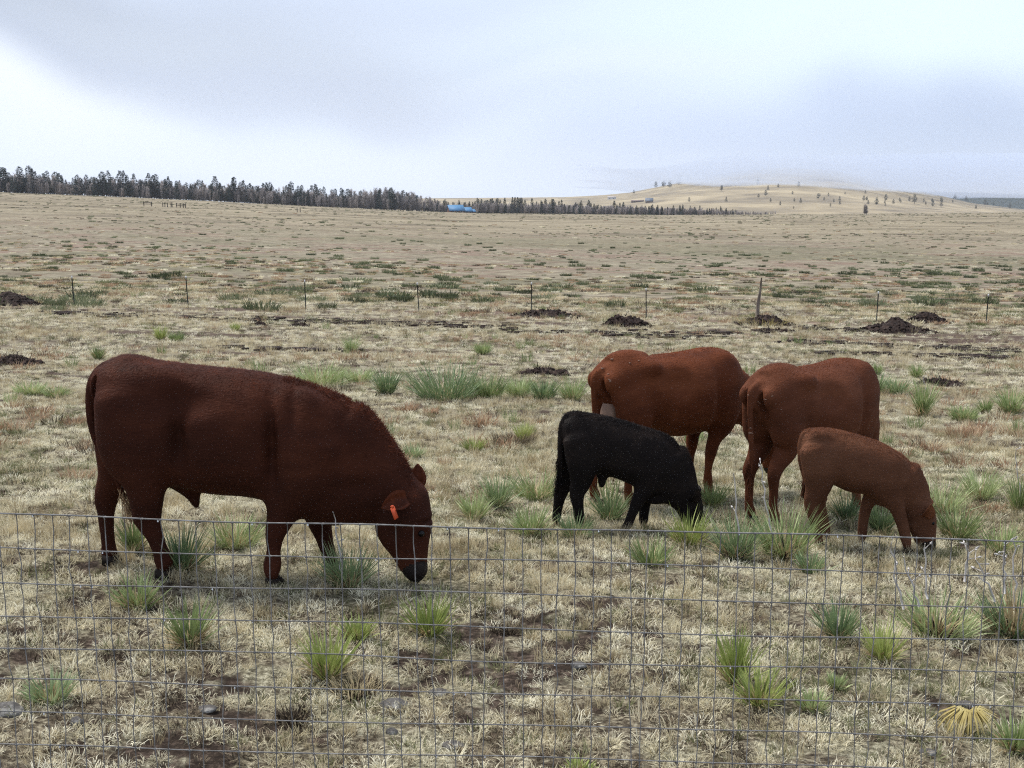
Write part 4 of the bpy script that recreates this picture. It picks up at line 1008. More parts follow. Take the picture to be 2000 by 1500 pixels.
# ------------------------------------------------------------------ pasture fence in the middle distance
def mid_fence():
    post_m = noisy('steel_post_green_black', [(.02, .024, .022), (.05, .055, .05)], scale=8)
    tip_m = mat('post_tip_white', (.6, .6, .58), .6); wood_m = noisy('weathered_wood', [(.10, .08, .065), (.24, .20, .16)], scale=12, stretch=(1, 1, .2))
    wire_m = mat('rusty_wire', (.10, .085, .075), .6)
    px = [(-75, 597), (145, 598), (367, 598), (597, 606), (818, 611), (1038, 610), (1262, 622), (1478, 625), (1712, 628), (1926, 633), (2140, 637)]
    pts = [ground_pt(u, v) for u, v in px]
    root = empty('pasture_fence', tuple(pts[5])); tag(root, 'sparse post and wire fence running behind the dirt heaps', 'fence')
    base = np.array(pts[5]); g = np.random.default_rng(8)
    for i, p in enumerate(pts):
        q = p - base; s = pxm(p); hgt = 54 / s
        if i == 7:
            mb = MB(); mb.tube([q + [0, 0, -.2], q + [.03, 0, .7], q + [.10, 0, 1.2], q + [.14, 0, 1.75]], [.085, .075, .055, .03], 7)
            o = mb.build('wooden_stake', wood_m, root); o['label'] = 'crooked weathered wooden stake'
        else:
            lean = g.normal(0, .02); mb = MB()
            for dx, dy, wx, wy in ((0, 0, .05, .012), (0, .02, .012, .04)):
                mb.tube([q + [dx - lean * .3, dy, -.1], q + [dx + lean * hgt, dy, hgt]], [.020, .020], 4)
            o = mb.build('post', post_m, root)
            t = MB(); t.box(q + [lean * hgt, .01, hgt + .05], (.045, .045, .11)); t.build('post_tip', tip_m, o)
    for h in (.25, .45, .65, .85, 1.05, 1.2):
        mb = MB(); P = []
        for a, b in zip(pts[:-1], pts[1:]):
            for t in np.linspace(0, 1, 6)[:-1]:
                q = a * (1 - t) + b * t - base; P.append(q + [0, 0, h - .03 * math.sin(math.pi * t)])
        mb.tube(P, .0035, 3); mb.build('wire', wire_m, root)
mid_fence()

# ------------------------------------------------------------------ yuccas
def yucca(u, v, wpx, hpx, label, kind='yucca', dead=.35, stalks=(), n=None, burnt=0, seed=None, group=None, name='yucca_plant', cat='yucca', upright=None):
    p = ground_pt(u, v); s = pxm(p); W, H = wpx / s, hpx / s
    seed = int(u * 7 + v) if seed is None else seed
    g = np.random.default_rng(seed)
    root = empty(name, tuple(p)); tag(root, label, cat, group)
    n = n or int(np.clip(120 + 180 * W, 90, 300)); far = s < 150
    spread = math.atan2(W / 2, H) * 1.0 if upright is None else upright
    wd = .0095 * (1.5 if far else 1)
    nb = n if not far else int(n * .8)
    V, Q, T = blades(n=int(nb * (1.8 if W > 1.5 * H and far else 1)), rad=W * float(np.clip(.12 + .16 * (W / H - 1), .10, .33)), length=math.hypot(W * .38, H) * .98, width=wd, spread=spread * 1.15, droop=.28, seg=3, lean_var=.28, seed=seed, base_sink=.02, curl=.05)
    mb = MB(); mb.add(V, T, Q); mb.build('leaves', M[kind], root)
    if dead > 0:
        V, Q, T = blades(n=int(n * dead * 1.5), rad=W * .14, length=math.hypot(W * .5, H) * .55, width=wd * .9, spread=1.15, droop=.55, seg=3, lean_var=.3, seed=seed + 1, base_sink=.0, curl=.15)
        mb = MB(); mb.add(V, T, Q); mb.build('dead_leaves', M['yucca_dead'], root)
    if burnt:
        V, Q, T = blades(n=int(90 * burnt), rad=W * .2, length=H * .62, width=wd * 1.1, spread=1.0, droop=.6, seg=3, lean_var=.5, seed=seed + 2, base_sink=.0, curl=.25)
        mb = MB(); mb.add(V, T, Q); mb.build('rotten_leaves', M['yucca_burnt'], root)
    for (u0, v0, u1, v1) in stalks:
        # stalk foot on this plant's depth plane
        def onplane(uu, vv):
            r = ray(uu, vv); t = (p[1]) / r[1]; return np.array([0, 0, CAMZ]) + r * t - p
        a, b = onplane(u0, v0), onplane(u1, v1); a[1] = b[1] = 0
        L_ = np.linalg.norm(b - a); m_ = 9; P = [a + (b - a) * i / (m_ - 1) + g.normal(0, .006, 3) * (0 < i) for i in range(m_)]
        mb = MB(); mb.tube(P, np.linspace(.0065, .0032, m_), 5)
        for i in range(4, m_):
            if g.random() < .65:
                d = g.normal(0, 1, 3); d[2] = abs(d[2]); d /= np.linalg.norm(d); l = .02 + .04 * g.random()
                mb.tube([P[i], P[i] + d * l], [.0025, .0018], 4)
                mb.tube([P[i] + d * l, P[i] + d * (l + .018)], [.006, .004], 5)
        mb.build('flower_stalk', M['stalk'], root)
    return root
Y, Yy, Yg = 'yucca', 'yucca_yellow', 'yucca_gray'
YL = [
 (357, 1118, 100, 105, "green yucca in front of the bull's nearer hind foot", Yg, .6, ()),
 (680, 1145, 125, 95, "broad bluish green yucca under the bull's throat", Yg, .5, ((668, 1120, 652, 998),)),
 (268, 1188, 95, 72, 'pale green yucca below the bull with straw coloured skirt, left of the taller one', Y, .7, ()),
 (372, 1262, 95, 105, "tall pale yucca with dead tan base under the bull's flank", Y, .8, ()),
 (100, 1372, 100, 66, 'sparse grey green yucca low at the left end of the wire fence', Yg, .6, ()),
 (697, 1248, 70, 55, 'small yellow green yucca between two larger ones below the bull', Yy, .3, ()),
 (838, 1242, 100, 92, "dense yellow green yucca just below the bull's muzzle", Yy, .3, ()),
 (640, 1325, 115, 110, 'large yellowish yucca with straw leaves and a dead brown thatch beside it', Yy, .6, ()),
 (462, 1068, 120, 66, 'wide green yucca seen beneath the belly of the bull', Y, .5, ()),
 (262, 1082, 62, 80, 'slim pale yucca between the hind feet of the bull', Y, .5, ()),
 (1036, 1046, 90, 66, 'green yucca just left of the black calf and its hind feet', Y, .4, ()),
 (1122, 1050, 75, 50, 'low yucca around the hind feet of the black calf', Yg, .6, ()),
 (925, 1015, 75, 62, 'pale yucca nearest the face of the bull', Y, .3, ()),
 (972, 992, 80, 75, 'dark green yucca behind the pale one near the bull', Yg, .3, ()),
 (1050, 972, 120, 55, "wide low yucca left of the black calf's tail", Y, .3, ()),
 (1192, 1014, 85, 66, 'green yucca seen between front and hind legs of the black calf', Yg, .2, ()),
 (1345, 1068, 105, 80, "bright green yucca at the black calf's muzzle", Yy, .4, ()),
 (1392, 992, 66, 56, "round green yucca at the front feet of the bright red cow", Y, .2, ()),
 (1272, 1105, 95, 58, 'thin pale green yucca below the front feet of the black calf', Y, .3, ()),
 (1437, 1092, 120, 95, 'left half of the big yucca clump at the hind feet of the rightmost cow', Yg, .6, ((1446, 1075, 1434, 925),)),
 (1532, 1090, 150, 105, 'right half of the big yucca clump, with a tall bleached stalk', Y, .9, ((1508, 1040, 1484, 905),)),
 (1583, 1120, 70, 50, 'small yucca below the hind foot of the tan calf', Yg, .3, ()),
 (1652, 1020, 60, 60, "small dark yucca behind the tan calf's belly", Yg, .2, ()),
 (1722, 1040, 75, 72, "dark green yucca between the tan calf's front legs", Yg, .2, ()),
 (1838, 1003, 120, 72, 'large green yucca just above the head of the tan calf', Y, .2, ()),
 (1915, 975, 95, 66, 'green yucca right of the large one above the tan calf', Y, .2, ()),
 (1868, 1052, 105, 75, "green yucca right of the tan calf's face", Y, .3, ()),
 (1990, 1000, 60, 80, 'tall narrow yucca at the right edge level with the calf', Y, .3, ((1995, 990, 1985, 880),)),
 (1955, 1080, 95, 60, 'spiky yucca behind the top wire at far right', Y, .5, ()),
 (1638, 1248, 92, 85, 'green yucca left of the brighter one below the tan calf', Yg, .3, ()),
 (1725, 1290, 92, 84, 'bright lime yucca in the open below the tan calf', Yy, .4, ()),
 (1832, 1240, 170, 85, 'wide yucca with blackened heart and three bleached stalks', Y, .7, ((1765, 1190, 1738, 1062), (1795, 1185, 1762, 1085), (1812, 1170, 1805, 1058))),
 (1978, 1240, 160, 95, 'yucca with golden dead leaves and rotten base at the right edge', Yg, .9, ((1943, 1175, 1908, 1092), (1962, 1160, 1960, 1062), (1982, 1190, 1980, 1060), (1884, 1136, 1890, 1052))),
 (1436, 1335, 80, 120, 'tall lime green yucca standing alone at lower right centre', Yy, .3, ()),
 (1482, 1375, 110, 78, 'leaning yellow green yucca growing out of the tall lime one', Yy, .5, ()),
 (1585, 1388, 66, 50, 'small neat green yucca near the bottom, right of the leaning one', Y, .4, ()),
 (1632, 1345, 42, 40, 'tiny yucca sprig above the small neat one', Y, .2, ()),
 (1982, 1468, 90, 85, 'pale yucca in the bottom right corner', Y, .5, ()),
 (873, 778, 150, 66, 'biggest dark green yucca mound in the open, centre of the pasture', Yg, .15, ()),
 (755, 768, 68, 52, 'dark yucca just left of the biggest mound', Yg, .2, ()),
 (625, 752, 100, 40, 'low green yucca above the withers of the bull', Y, .2, ()),
 (955, 778, 80, 46, 'green yucca touching the right side of the biggest mound', Y, .2, ()),
 (1012, 776, 66, 42, 'second yucca right of the biggest mound', Y, .2, ()),
 (1062, 780, 66, 42, 'third yucca right of the biggest mound', Yg, .2, ()),
 (1118, 782, 66, 50, "yucca beside the bright red cow's tail", Y, .2, ()),
 (807, 893, 50, 30, 'small round yucca above the far ear of the bull', Yg, .2, ()),
 (926, 880, 48, 30, 'small yellow green yucca left of the brown thatch clump', Yy, .2, ()),
 (1022, 862, 45, 42, 'grassy green sprout rising from the brown thatch clump', Yy, .3, ()),
 (943, 692, 40, 26, 'small yucca standing alone above the row beside the biggest mound', Y, .2, ()),
 (686, 688, 38, 36, 'small upright yucca above the row left of the biggest mound', Y, .2, ()),
 (314, 664, 36, 32, 'small yellow green yucca above the rump of the bull', Yy, .2, ()),
 (345, 668, 36, 22, 'low yucca right beside the yellow green one above the bull', Y, .2, ()),
 (192, 702, 32, 30, "small yucca just behind the bull's tail head", Y, .2, ()),
 (460, 648, 24, 20, 'tiny yucca above the middle of the bull back', Yy, .2, ()),
 (1802, 812, 56, 78, 'tall narrow yucca right of the rightmost cow', Y, .2, ((1808, 760, 1803, 735),)),
 (1752, 770, 56, 40, "yucca between the rightmost cow and the tall narrow one", Yg, .2, ()),
 (1714, 768, 46, 46, "dark yucca touching the rightmost cow's shoulder", Yg, .2, ()),
 (1975, 808, 70, 56, 'broad yucca near the right edge level with the cow backs', Y, .2, ()),
 (1925, 808, 34, 32, 'small yucca just left of the broad one near the right edge', Y, .2, ()),
 (1882, 822, 60, 30, 'pale low yucca between the tall narrow and the broad one', Y, .3, ()),
 (1712, 732, 30, 26, "small yucca above the rightmost cow's shoulder", Y, .2, ()),
 (1790, 738, 34, 30, 'small green yucca just above the tall narrow one', Y, .2, ()),
 (1128, 1512, 60, 36, 'few stiff yucca blades at the bottom edge', Yy, .2, ()),
 (700, 745, 60, 26, 'flat yucca near the crest of the bull neck', Y, .3, ()),
 (60, 770, 60, 26, 'flat pale yucca at the left edge behind the bull', Y, .3, ()),
 (110, 775, 46, 22, 'thin pale yucca between the left edge and the bull tail', Y, .3, ()),
]
for e in YL:
    u, v, w, h, lab, kd, dd, st = e
    b = 1.0 if 'blackened' in lab or 'rotten' in lab else (.5 if 'big yucca clump' in lab else 0)
    r_ = yucca(u, v, w, h, lab, kd, dd, st, burnt=b, group='yucca plants in the pasture')
    if 'golden' in lab:
        s = pxm(np.array(r_.location)); V, Q, T = blades(n=60, rad=.05, length=.38, width=.009, spread=.6, droop=.3, seg=3, seed=55)
        mb = MB(); mb.add(V + np.array([.03, 0, 0]), T, Q); mb.build('golden_leaves', M['yucca_dead'], r_)
# drooping golden yucca
def gold():
    p = ground_pt(1890, 1425); root = empty('yucca_plant', tuple(p)); tag(root, 'uprooted yucca with drooping golden yellow leaves near the bottom', 'yucca', 'yucca plants in the pasture')
    g = np.random.default_rng(2); s = pxm(p); mb = MB()
    for i in range(120):
        az = g.uniform(math.pi * .85, math.pi * 2.12) ; L_ = (30 + 48 * g.random()) / s; w = .003 + .0022 * g.random()
        d = np.array([math.cos(az) * 1.0, math.sin(az) * .75, 0]); b = np.array([0, 0, .07]); P = [b, b + d * L_ * .35 + [0, 0, .03], b + d * L_ * .75 + [0, 0, -.005], b + d * L_ + [0, 0, -.05]]
        sd_ = np.cross(d, [0, 0, 1]); sd_ /= np.linalg.norm(sd_); ws = [w * .8, w, w * .7, .0008]
        V = np.array([P[k] + sg * sd_ * ws[k] for k in range(4) for sg in (-1, 1)])
        mb.add(V, Q=[[0, 1, 3, 2], [2, 3, 5, 4], [4, 5, 7, 6]])
    mb.build('leaves', M['yucca_gold'], root)
    V, Q, T = blades(n=50, rad=.02, length=.06, width=.008, spread=.9, droop=.2, seed=4); mb = MB(); mb.add(V + np.array([.01, .02, .06]), T, Q); mb.build('root_crown', M['yucca_burnt'], root)
gold()

# rusty bunchgrass and thatch
def clump(u, v, w, h, label, m='rust', n=150, dark=.3, grp='rusty bunchgrass clumps', cat='grass clump', name='grass_clump'):
    p = ground_pt(u, v); s = pxm(p); W, H = w / s, h / s; seed = int(u * 3 + v)
    root = empty(name, tuple(p)); tag(root, label, cat, grp)
    V, Q, T = blades(n=n, rad=W * .40, length=H * 1.0, width=.0055 if s > 150 else .009, spread=.45, droop=.9, seg=3, seed=seed, curl=.3, lean_var=.4)
    mb = MB(); mb.add(V, T, Q); mb.build('dry_blades', M[m], root)
    V, Q, T = blades(n=int(n * dark * 1.6), rad=W * .36, length=H * .6, width=.006 if s > 150 else .01, spread=.8, droop=1.0, seg=3, seed=seed + 1, curl=.4)
    mb = MB(); mb.add(V, T, Q); mb.build('dark_base', M['grass_brown'], root)
for e in [(28, 840, 85, 38, 'rusty bunchgrass clump cut by the left edge'), (145, 828, 60, 24, "rust coloured bunchgrass just left of the bull's tail"), (152, 935, 80, 30, 'brown bunchgrass left of the bull level with its belly'),
          (795, 803, 55, 24, 'small orange bunchgrass above the bull neck'), (842, 808, 36, 18, 'tiny orange bunchgrass right of the one above the neck'), (938, 832, 72, 36, 'orange brown bunchgrass in the open centre'),
          (1882, 853, 84, 32, 'wide tan bunchgrass above the redder one at right'), (1882, 912, 90, 38, 'reddish bunchgrass with dark base right of the tan calf'), (1822, 882, 50, 28, "small brown bunchgrass near the tan calf's withers"),
          (1975, 850, 60, 26, 'pale orange bunchgrass at the right edge'), (1935, 1000, 70, 26, 'brown bunchgrass between two yuccas at right'), (80, 805, 60, 16, 'low rusty grass patch left of the bull'),
          (868, 908, 40, 20, 'little red brown grass tuft right of the bull neck'), (1785, 915, 44, 16, 'dull red grass tuft behind the back of the tan calf'), (1340, 1135, 0, 0, '')]:
    if e[2]: clump(*e)
clump(1000, 866, 110, 36, 'dark brown thatch clump with a green sprout in the centre', 'grass_brown', 200, .6)
clump(700, 1345, 130, 40, 'dead brown thatch spilling right of the large yellowish yucca', 'grass_straw', 220, .8)
clump(572, 1405, 80, 34, 'blackened grass tuft near the bottom left of centre', 'grass_brown', 160, .5)
clump(985, 1232, 66, 20, 'dark matted grass lump in the lower middle', 'grass_brown', 120, .8)

# ------------------------------------------------------------------ soil heaps, rocks
def heap(u, v, w, h, label, m='soil', grass=False, name='dirt_mound', group='heaps of turned soil by the pasture fence', cat='dirt mound', seed=0):
    p = ground_pt(u, v); s = pxm(p); W, H = w / s, h / s * .82
    g = np.random.default_rng(seed + int(u)); root = empty(name, tuple(p)); tag(root, label, cat, group)
    nr, na = 22, 48; V = [[0, 0, 0]]
    r = np.linspace(0, 1, nr)[1:]; a = np.arange(na) / na * 2 * np.pi
    RR, AA = np.meshgrid(r, a, indexing='ij'); X = RR * np.cos(AA) * W / 2; Yv = RR * np.sin(AA) * min(W * .35, 1.1)
    Z = H * np.maximum(1 - RR ** 1.5, 0) * (.25 + 1.15 * sstep(fbm(X * 1.1 + u, Yv * 1.1, 7, 4, .6), .2, .8)) + .05 * (fbm(X * 9, Yv * 9, 3, 3) - .5) - .12 * RR ** 3 * 1.0 + .02
    Z0 = Z[0].mean()
    V = np.concatenate([[[0, 0, Z0]], np.stack([X, Yv, Z], -1).reshape(-1, 3)])
    T = [[0, 1 + j, 1 + (j + 1) % na] for j in range(na)]
    i = np.arange(nr - 2)[:, None] * na; j = np.arange(na)[None]; k = (j + 1) % na
    Q = np.stack([1 + i + j, 1 + i + na + j, 1 + i + na + k, 1 + i + k], -1).reshape(-1, 4)
    mb = MB(); mb.add(V, T, Q); mb.build('heap', M[m], root)
    mb = MB()
    for q in range(230):
        rr = g.random() ** .6 * 1.15; aa = g.random() * 6.283; x = rr * math.cos(aa) * W / 2; y = rr * math.sin(aa) * min(W * .35, 1.1)
        z = max(0.0, H * (1 - min(rr, 1) ** 1.5) * (.25 + 1.15 * float(sstep(fbm(x * 1.1 + u, y * 1.1, 7, 4, .6), .2, .8)))); sz = .03 + .07 * g.random() ** 2
        Mx = np.linalg.qr(g.normal(size=(3, 3)))[0]; mb.box((x, y, z), (sz * 1.5, sz, sz * .7), Mx)
    for q in range(26):
        x = g.uniform(-.4, .4) * W; z = H * (1 - abs(x) / W * 2) * .9; d = g.normal(0, 1, 3); d[2] = abs(d[2]) * .6; d /= np.linalg.norm(d)
        mb.tube([(x, g.normal(0, .2), z - .05), np.array([x, 0, z]) + d * .2], [.012, .006], 3)
    c = mb.build('clods', M[m], root); c['kind'] = 'stuff'
    if grass:
        V, Q, T = blades(n=260, rad=W * .4, length=H * 1.2, width=.014, spread=.8, droop=.9, seed=9); mb = MB(); mb.add(V, T, Q); mb.build('dead_grass', M['yucca_gold'], root)
heap(20, 596, 120, 24, 'dark soil heap cut by the left edge at the pasture fence')
heap(1062, 618, 130, 24, 'long low dark soil heap just right of a steel post')
heap(1222, 637, 100, 30, 'compact dark soil heap left of the crooked wooden stake')
heap(1745, 648, 150, 24, 'largest black soil heap at right below a steel post')
heap(1812, 630, 90, 20, 'brown soil heap with grass right of the largest black one')
heap(1490, 634, 110, 22, 'grassy heap with yellow dead grass at the foot of the wooden stake', grass=True)
heap(1512, 648, 70, 10, 'flat brown clods in front of the grassy heap')
heap(28, 712, 100, 12, 'low dark strip of turned soil at the left edge behind the bull')
heap(585, 638, 40, 8, 'small dark clod pile far behind the bull back')
heap(1060, 732, 90, 12, 'tangle of dark dug up roots above the yucca row')
heap(505, 636, 26, 6, 'tiny dark clod left of the small clod pile')
heap(1835, 752, 90, 12, 'dark patch of dug soil right of the rightmost cow')
# plough ruts: thin strips of turned soil on the ground, one piece of setting
def ruts():
    mb = MB(); g = np.random.default_rng(12)
    for (u0, v0, u1, v1, n) in ((90, 612, 760, 632, 150), (560, 628, 1010, 640, 110), (1000, 648, 1500, 652, 60), (1500, 665, 1990, 688, 90), (1180, 655, 1420, 660, 40), (380, 680, 800, 690, 30), (1560, 640, 1700, 648, 40), (1600, 690, 1980, 700, 50)):
        for i in range(n):
            t = g.random(); u = u0 + (u1 - u0) * t + g.normal(0, 3); v = v0 + (v1 - v0) * t + g.normal(0, 2.2)
            p = ground_pt(u, v); w = .06 + .25 * g.random() ** 2
            ang = g.normal(.15, .3); c, s_ = math.cos(ang), math.sin(ang)
            mb.box(p + [0, 0, .01], (w * 2.2, w * .7, .05 + .05 * g.random()), np.array([[c, -s_, 0], [s_, c, 0], [0, 0, 1]]) @ np.array([[1, 0, g.normal(0, .2)], [0, 1, 0], [0, 0, 1]]))
    o = mb.build('soil_clods', M['soil']); tag(o, 'scattered clods of turned soil along the plough marks', 'soil', kind='stuff')
ruts()
def rock(u, v, w, h, label, seed=0):
    p = ground_pt(u, v); s = pxm(p); W, H = w / s, h / s; g = np.random.default_rng(seed)
    n1, n2 = 10, 18; th = np.linspace(0.001, math.pi - .001, n1); ph = np.arange(n2) / n2 * 2 * np.pi
    TH, PH = np.meshgrid(th, ph, indexing='ij'); r = 1 + .45 * (fbm(np.cos(PH) * np.sin(TH) * 1.7 + seed * 5 + 9, np.sin(PH) * np.sin(TH) * 1.7 + np.cos(TH) * 2, 5, 4, .6) - .5)
    V = np.stack([r * np.sin(TH) * np.cos(PH) * W / 2, r * np.sin(TH) * np.sin(PH) * W * .4, r * np.cos(TH) * H * .7], -1).reshape(-1, 3)
    i = np.arange(n1 - 1)[:, None] * n2; j = np.arange(n2)[None]; k = (j + 1) % n2
    Q = np.stack([i + j, i + n2 + j, i + n2 + k, i + k], -1).reshape(-1, 4)
    o = obj('rock', mesh_np('rock', V, Q, M['rock'], True), None, tuple(p + [0, 0, H * .02])); tag(o, label, 'rock', 'rocks in the foreground')
rock(768, 1380, 58, 18, 'grey lichened rock below the large yellowish yucca', 1)
rock(12, 1392, 75, 24, 'dark rounded rock cut by the left edge', 2)
rock(855, 1355, 44, 12, 'pale lichened stone right of the grey lichened rock', 3)
rock(885, 1456, 46, 9, 'flat pale stone near the bottom, left of centre', 4)
rock(1812, 1470, 34, 10, 'small pale stone left of the drooping golden yucca', 5)
rock(765, 1433, 26, 16, 'small brown stone on bare soil near the bottom', 6)
rock(1885, 1378, 34, 12, 'small brown stone right of the wide yucca stalks', 7)
rock(150, 1410, 26, 14, 'whitish chip of stone left of the bare soil', 8)
rock(1130, 1300, 34, 10, 'greyish lichen stone in the middle of the foreground', 9)
rock(405, 1385, 40, 8, 'low flat lichen stone under the tall pale yucca', 10)

# ------------------------------------------------------------------ shrubs on the plain
def shrub_mesh(seed, green=True):
    V, Q, T = blades(n=190, rad=.44, length=.26, width=.034, spread=.8, droop=.7, seg=2, lean_var=.5, seed=seed, base_sink=.02)
    mb = MB(); mb.add(V, T, Q); return mb.mesh('shrub', M['shrub'])
SH = [shrub_mesh(300 + k) for k in range(6)]
g = np.random.default_rng(21); cnt = 0; used = []
while cnt < 285:
    v = g.choice([g.uniform(455, 540), g.uniform(455, 610), g.uniform(520, 600)]); u = g.uniform(-60, 2060)
    vv = v
    p = ground_pt(u, vv, 420); dens = fbm(p[0] * .045, p[1] * .05, 401, 3)
    band = .85 if 490 < v < 545 else .5
    if v > 570 and g.random() < .5 and not (u < 1000 and v < 600): continue
    if g.random() > band * float(sstep(dens, .38, .6)): continue
    if any(abs(p[0] - q[0]) < .8 and abs(p[1] - q[1]) < .8 for q in used): continue
    used.append(p); w = g.uniform(.7, 1.5) * (1.5 if g.random() < .3 else 1)
    o = obj('shrub', SH[cnt % 6], None, tuple(p)); o.scale = (w * 1.15, w, min(w, 1.3) * g.uniform(1.1, 1.7)); o.rotation_euler = (0, 0, g.uniform(-.4, .4) + (math.pi if g.random() < .5 else 0))
    far = p[1] > 110
    side = ['at the far left', 'left of centre', 'in the centre', 'right of centre', 'at the far right'][int(np.clip((u + 60) / 424, 0, 4))]
    size = 'broad' if w > 1.45 else ('small' if w < 1.0 else 'middling')
    if far: lab = '%s grey green shrub on the %s plain beyond the pasture fence, %s' % (size, 'distant' if p[1] > 190 else 'open', side)
    elif v > 575: lab = '%s grey green shrub by the pasture fence posts, %s' % (size, side)
    else: lab = '%s grey green shrub just behind the pasture fence, %s' % (size, side)
    tag(o, lab, 'shrub', 'far shrubs on the plain' if far else 'nearer shrubs on the plain')
    cnt += 1
# uncountable brush further out
PS = [blade_mesh('plain_tuft', M[m_], dict(n=110, rad=.4, length=.2, width=.03, spread=.7, droop=.8, seg=2, seed=700 + k)) for k, m_ in enumerate(('grass_brown', 'grass_green', 'grass_straw', 'rust', 'grass_cream'))]
n = 15000; yy = np.exp(g.uniform(math.log(46), math.log(420), n)); xx = g.uniform(-.56, .56, n) * yy
dn = fbm(xx * .05, yy * .09, 421, 4, .6); bd = sstep(fbm(xx * .012, yy * .06, 431, 3), .38, .62); keep = g.random(n) < (sstep(dn, .42, .58) * .95 + .06) * (.15 + .85 * bd) * (1 - .5 * sstep(yy, 150, 300)); xx, yy = xx[keep], yy[keep]; k = len(xx)
scatter('plain_grass', PS, np.stack([xx, yy, terrain(xx, yy)], -1), (.35 + .9 * g.random(k)) * (1 + sstep(yy, 150, 400) * .6), np.stack([0 * xx, 0 * xx, g.random(k) * 6.28], -1), (g.random(k) * 5).astype(int), 'low dead tufts covering the middle of the plain', 'dry grass')
n = 7200; yy = np.exp(g.uniform(math.log(60), math.log(700), n)); xx = g.uniform(-.56, .56, n) * yy
dn = fbm(xx * .03, yy * .04, 411, 4, .6); bd = sstep(fbm(xx * .010, yy * .045, 441, 3), .38, .60); keep = g.random(n) < (sstep(dn, .44, .58) * .95 + .04) * (.12 + .88 * bd)
xx, yy = xx[keep], yy[keep]; k = len(xx)
scatter('brush', SH, np.stack([xx, yy, terrain(xx, yy)], -1), (.25 + .85 * g.random(k) ** 1.6) * (1 + sstep(yy, 150, 600) * .5), np.stack([0 * xx, 0 * xx, g.random(k) * 6.28], -1), (g.random(k) * 6).astype(int), 'scattered low brush covering the distant plain', 'brush')
# rusty low forb tufts in the middle distance
RS = [blade_mesh('rust_tuft', M['rust'], dict(n=60, rad=.18, length=.16, width=.012, spread=.6, droop=.9, seg=2, seed=500 + k)) for k in range(3)]
RS += [blade_mesh('dark_tuft', M['grass_brown'], dict(n=60, rad=.18, length=.15, width=.012, spread=.6, droop=.9, seg=2, seed=510))]
RS += [blade_mesh('green_sprig', M['yucca'], dict(n=40, rad=.10, length=.26, width=.010, spread=.35, droop=.3, seg=2, seed=511))]
n = 5200; yy = np.exp(g.uniform(math.log(9), math.log(75), n)); xx = g.uniform(-.54, .54, n) * yy
dn = rust_map(xx, yy); keep = g.random(n) < (.10 + .85 * dn) * (.25 + .75 * sstep(yy, 14, 35)); xx, yy = xx[keep], yy[keep]; k = len(xx)
pick = np.where(g.random(k) < .62, (g.random(k) * 3).astype(int), np.where(g.random(k) < .6, 3, 4))
scatter('forbs', RS, np.stack([xx, yy, terrain(xx, yy)], -1), .4 + .8 * g.random(k), np.stack([0 * xx, 0 * xx, g.random(k) * 6.28], -1), pick, 'small rusty and brown dead forbs dotted over the pasture', 'dry forbs')

# ------------------------------------------------------------------ trees of the far wood
M['needle'] = noisy('pine_needles', [(.008, .018, .018), (.016, .030, .027), (.036, .056, .048)], scale=.6, objrand=.4, spec=.1)
M['bark'] = noisy('pine_bark', [(.03, .022, .018), (.07, .05, .04)], scale=3)
M['twig'] = noisy('bare_aspen_twigs', [(.20, .18, .18), (.34, .305, .295), (.48, .435, .41)], scale=.5, objrand=.5)
add_trans(M['twig'], .3)
M['pale_bark'] = noisy('aspen_bark', [(.20, .19, .18), (.36, .35, .33)], scale=2)
def conifer(seed, shape=0):
    g = np.random.default_rng(seed); H = 15.0; mb = MB()
    n = 760; t = g.random(n) ** .95
    Rm = {0: 3.7, 1: 3.0, 2: 4.3}[shape]; low = {0: .06, 1: .03, 2: .12}[shape]
    z = low + (1 - low) * t
    prof = (1 - t) ** .75 if shape == 1 else (1 - t) ** .55 * (.35 + .65 * np.minimum(1, t * 3 + .3)) * (.80 + .3 * np.sin(t * 13 + seed))
    az = g.random(n) * 6.283; lob = 1 + .25 * np.sin(az * 3 + seed) ; r = Rm * prof * lob * np.sqrt(g.random(n) * .85 + .15) + .1
    c = np.stack([r * np.cos(az), r * np.sin(az), z * H], -1)
    for q in range(n):
        s_ = (.45 + .5 * g.random()) * (1.1 - .5 * t[q]); A_ = g.normal(0, 1, (3, 3)) * np.array([1, 1, .55]) * s_ * .62
        A_[0] += np.array([math.cos(az[q]), math.sin(az[q]), -.25]) * .5
        mb.add(c[q] + A_, T=[[0, 1, 2]])
    cr = mb.mesh('crown', M['needle']); tb = MB(); tb.tube([(0, 0, -1), (0, 0, H * .5), (0, 0, H * .97)], [.32, .2, .05], 6)
    return tb.mesh('trunk', M['bark']), cr
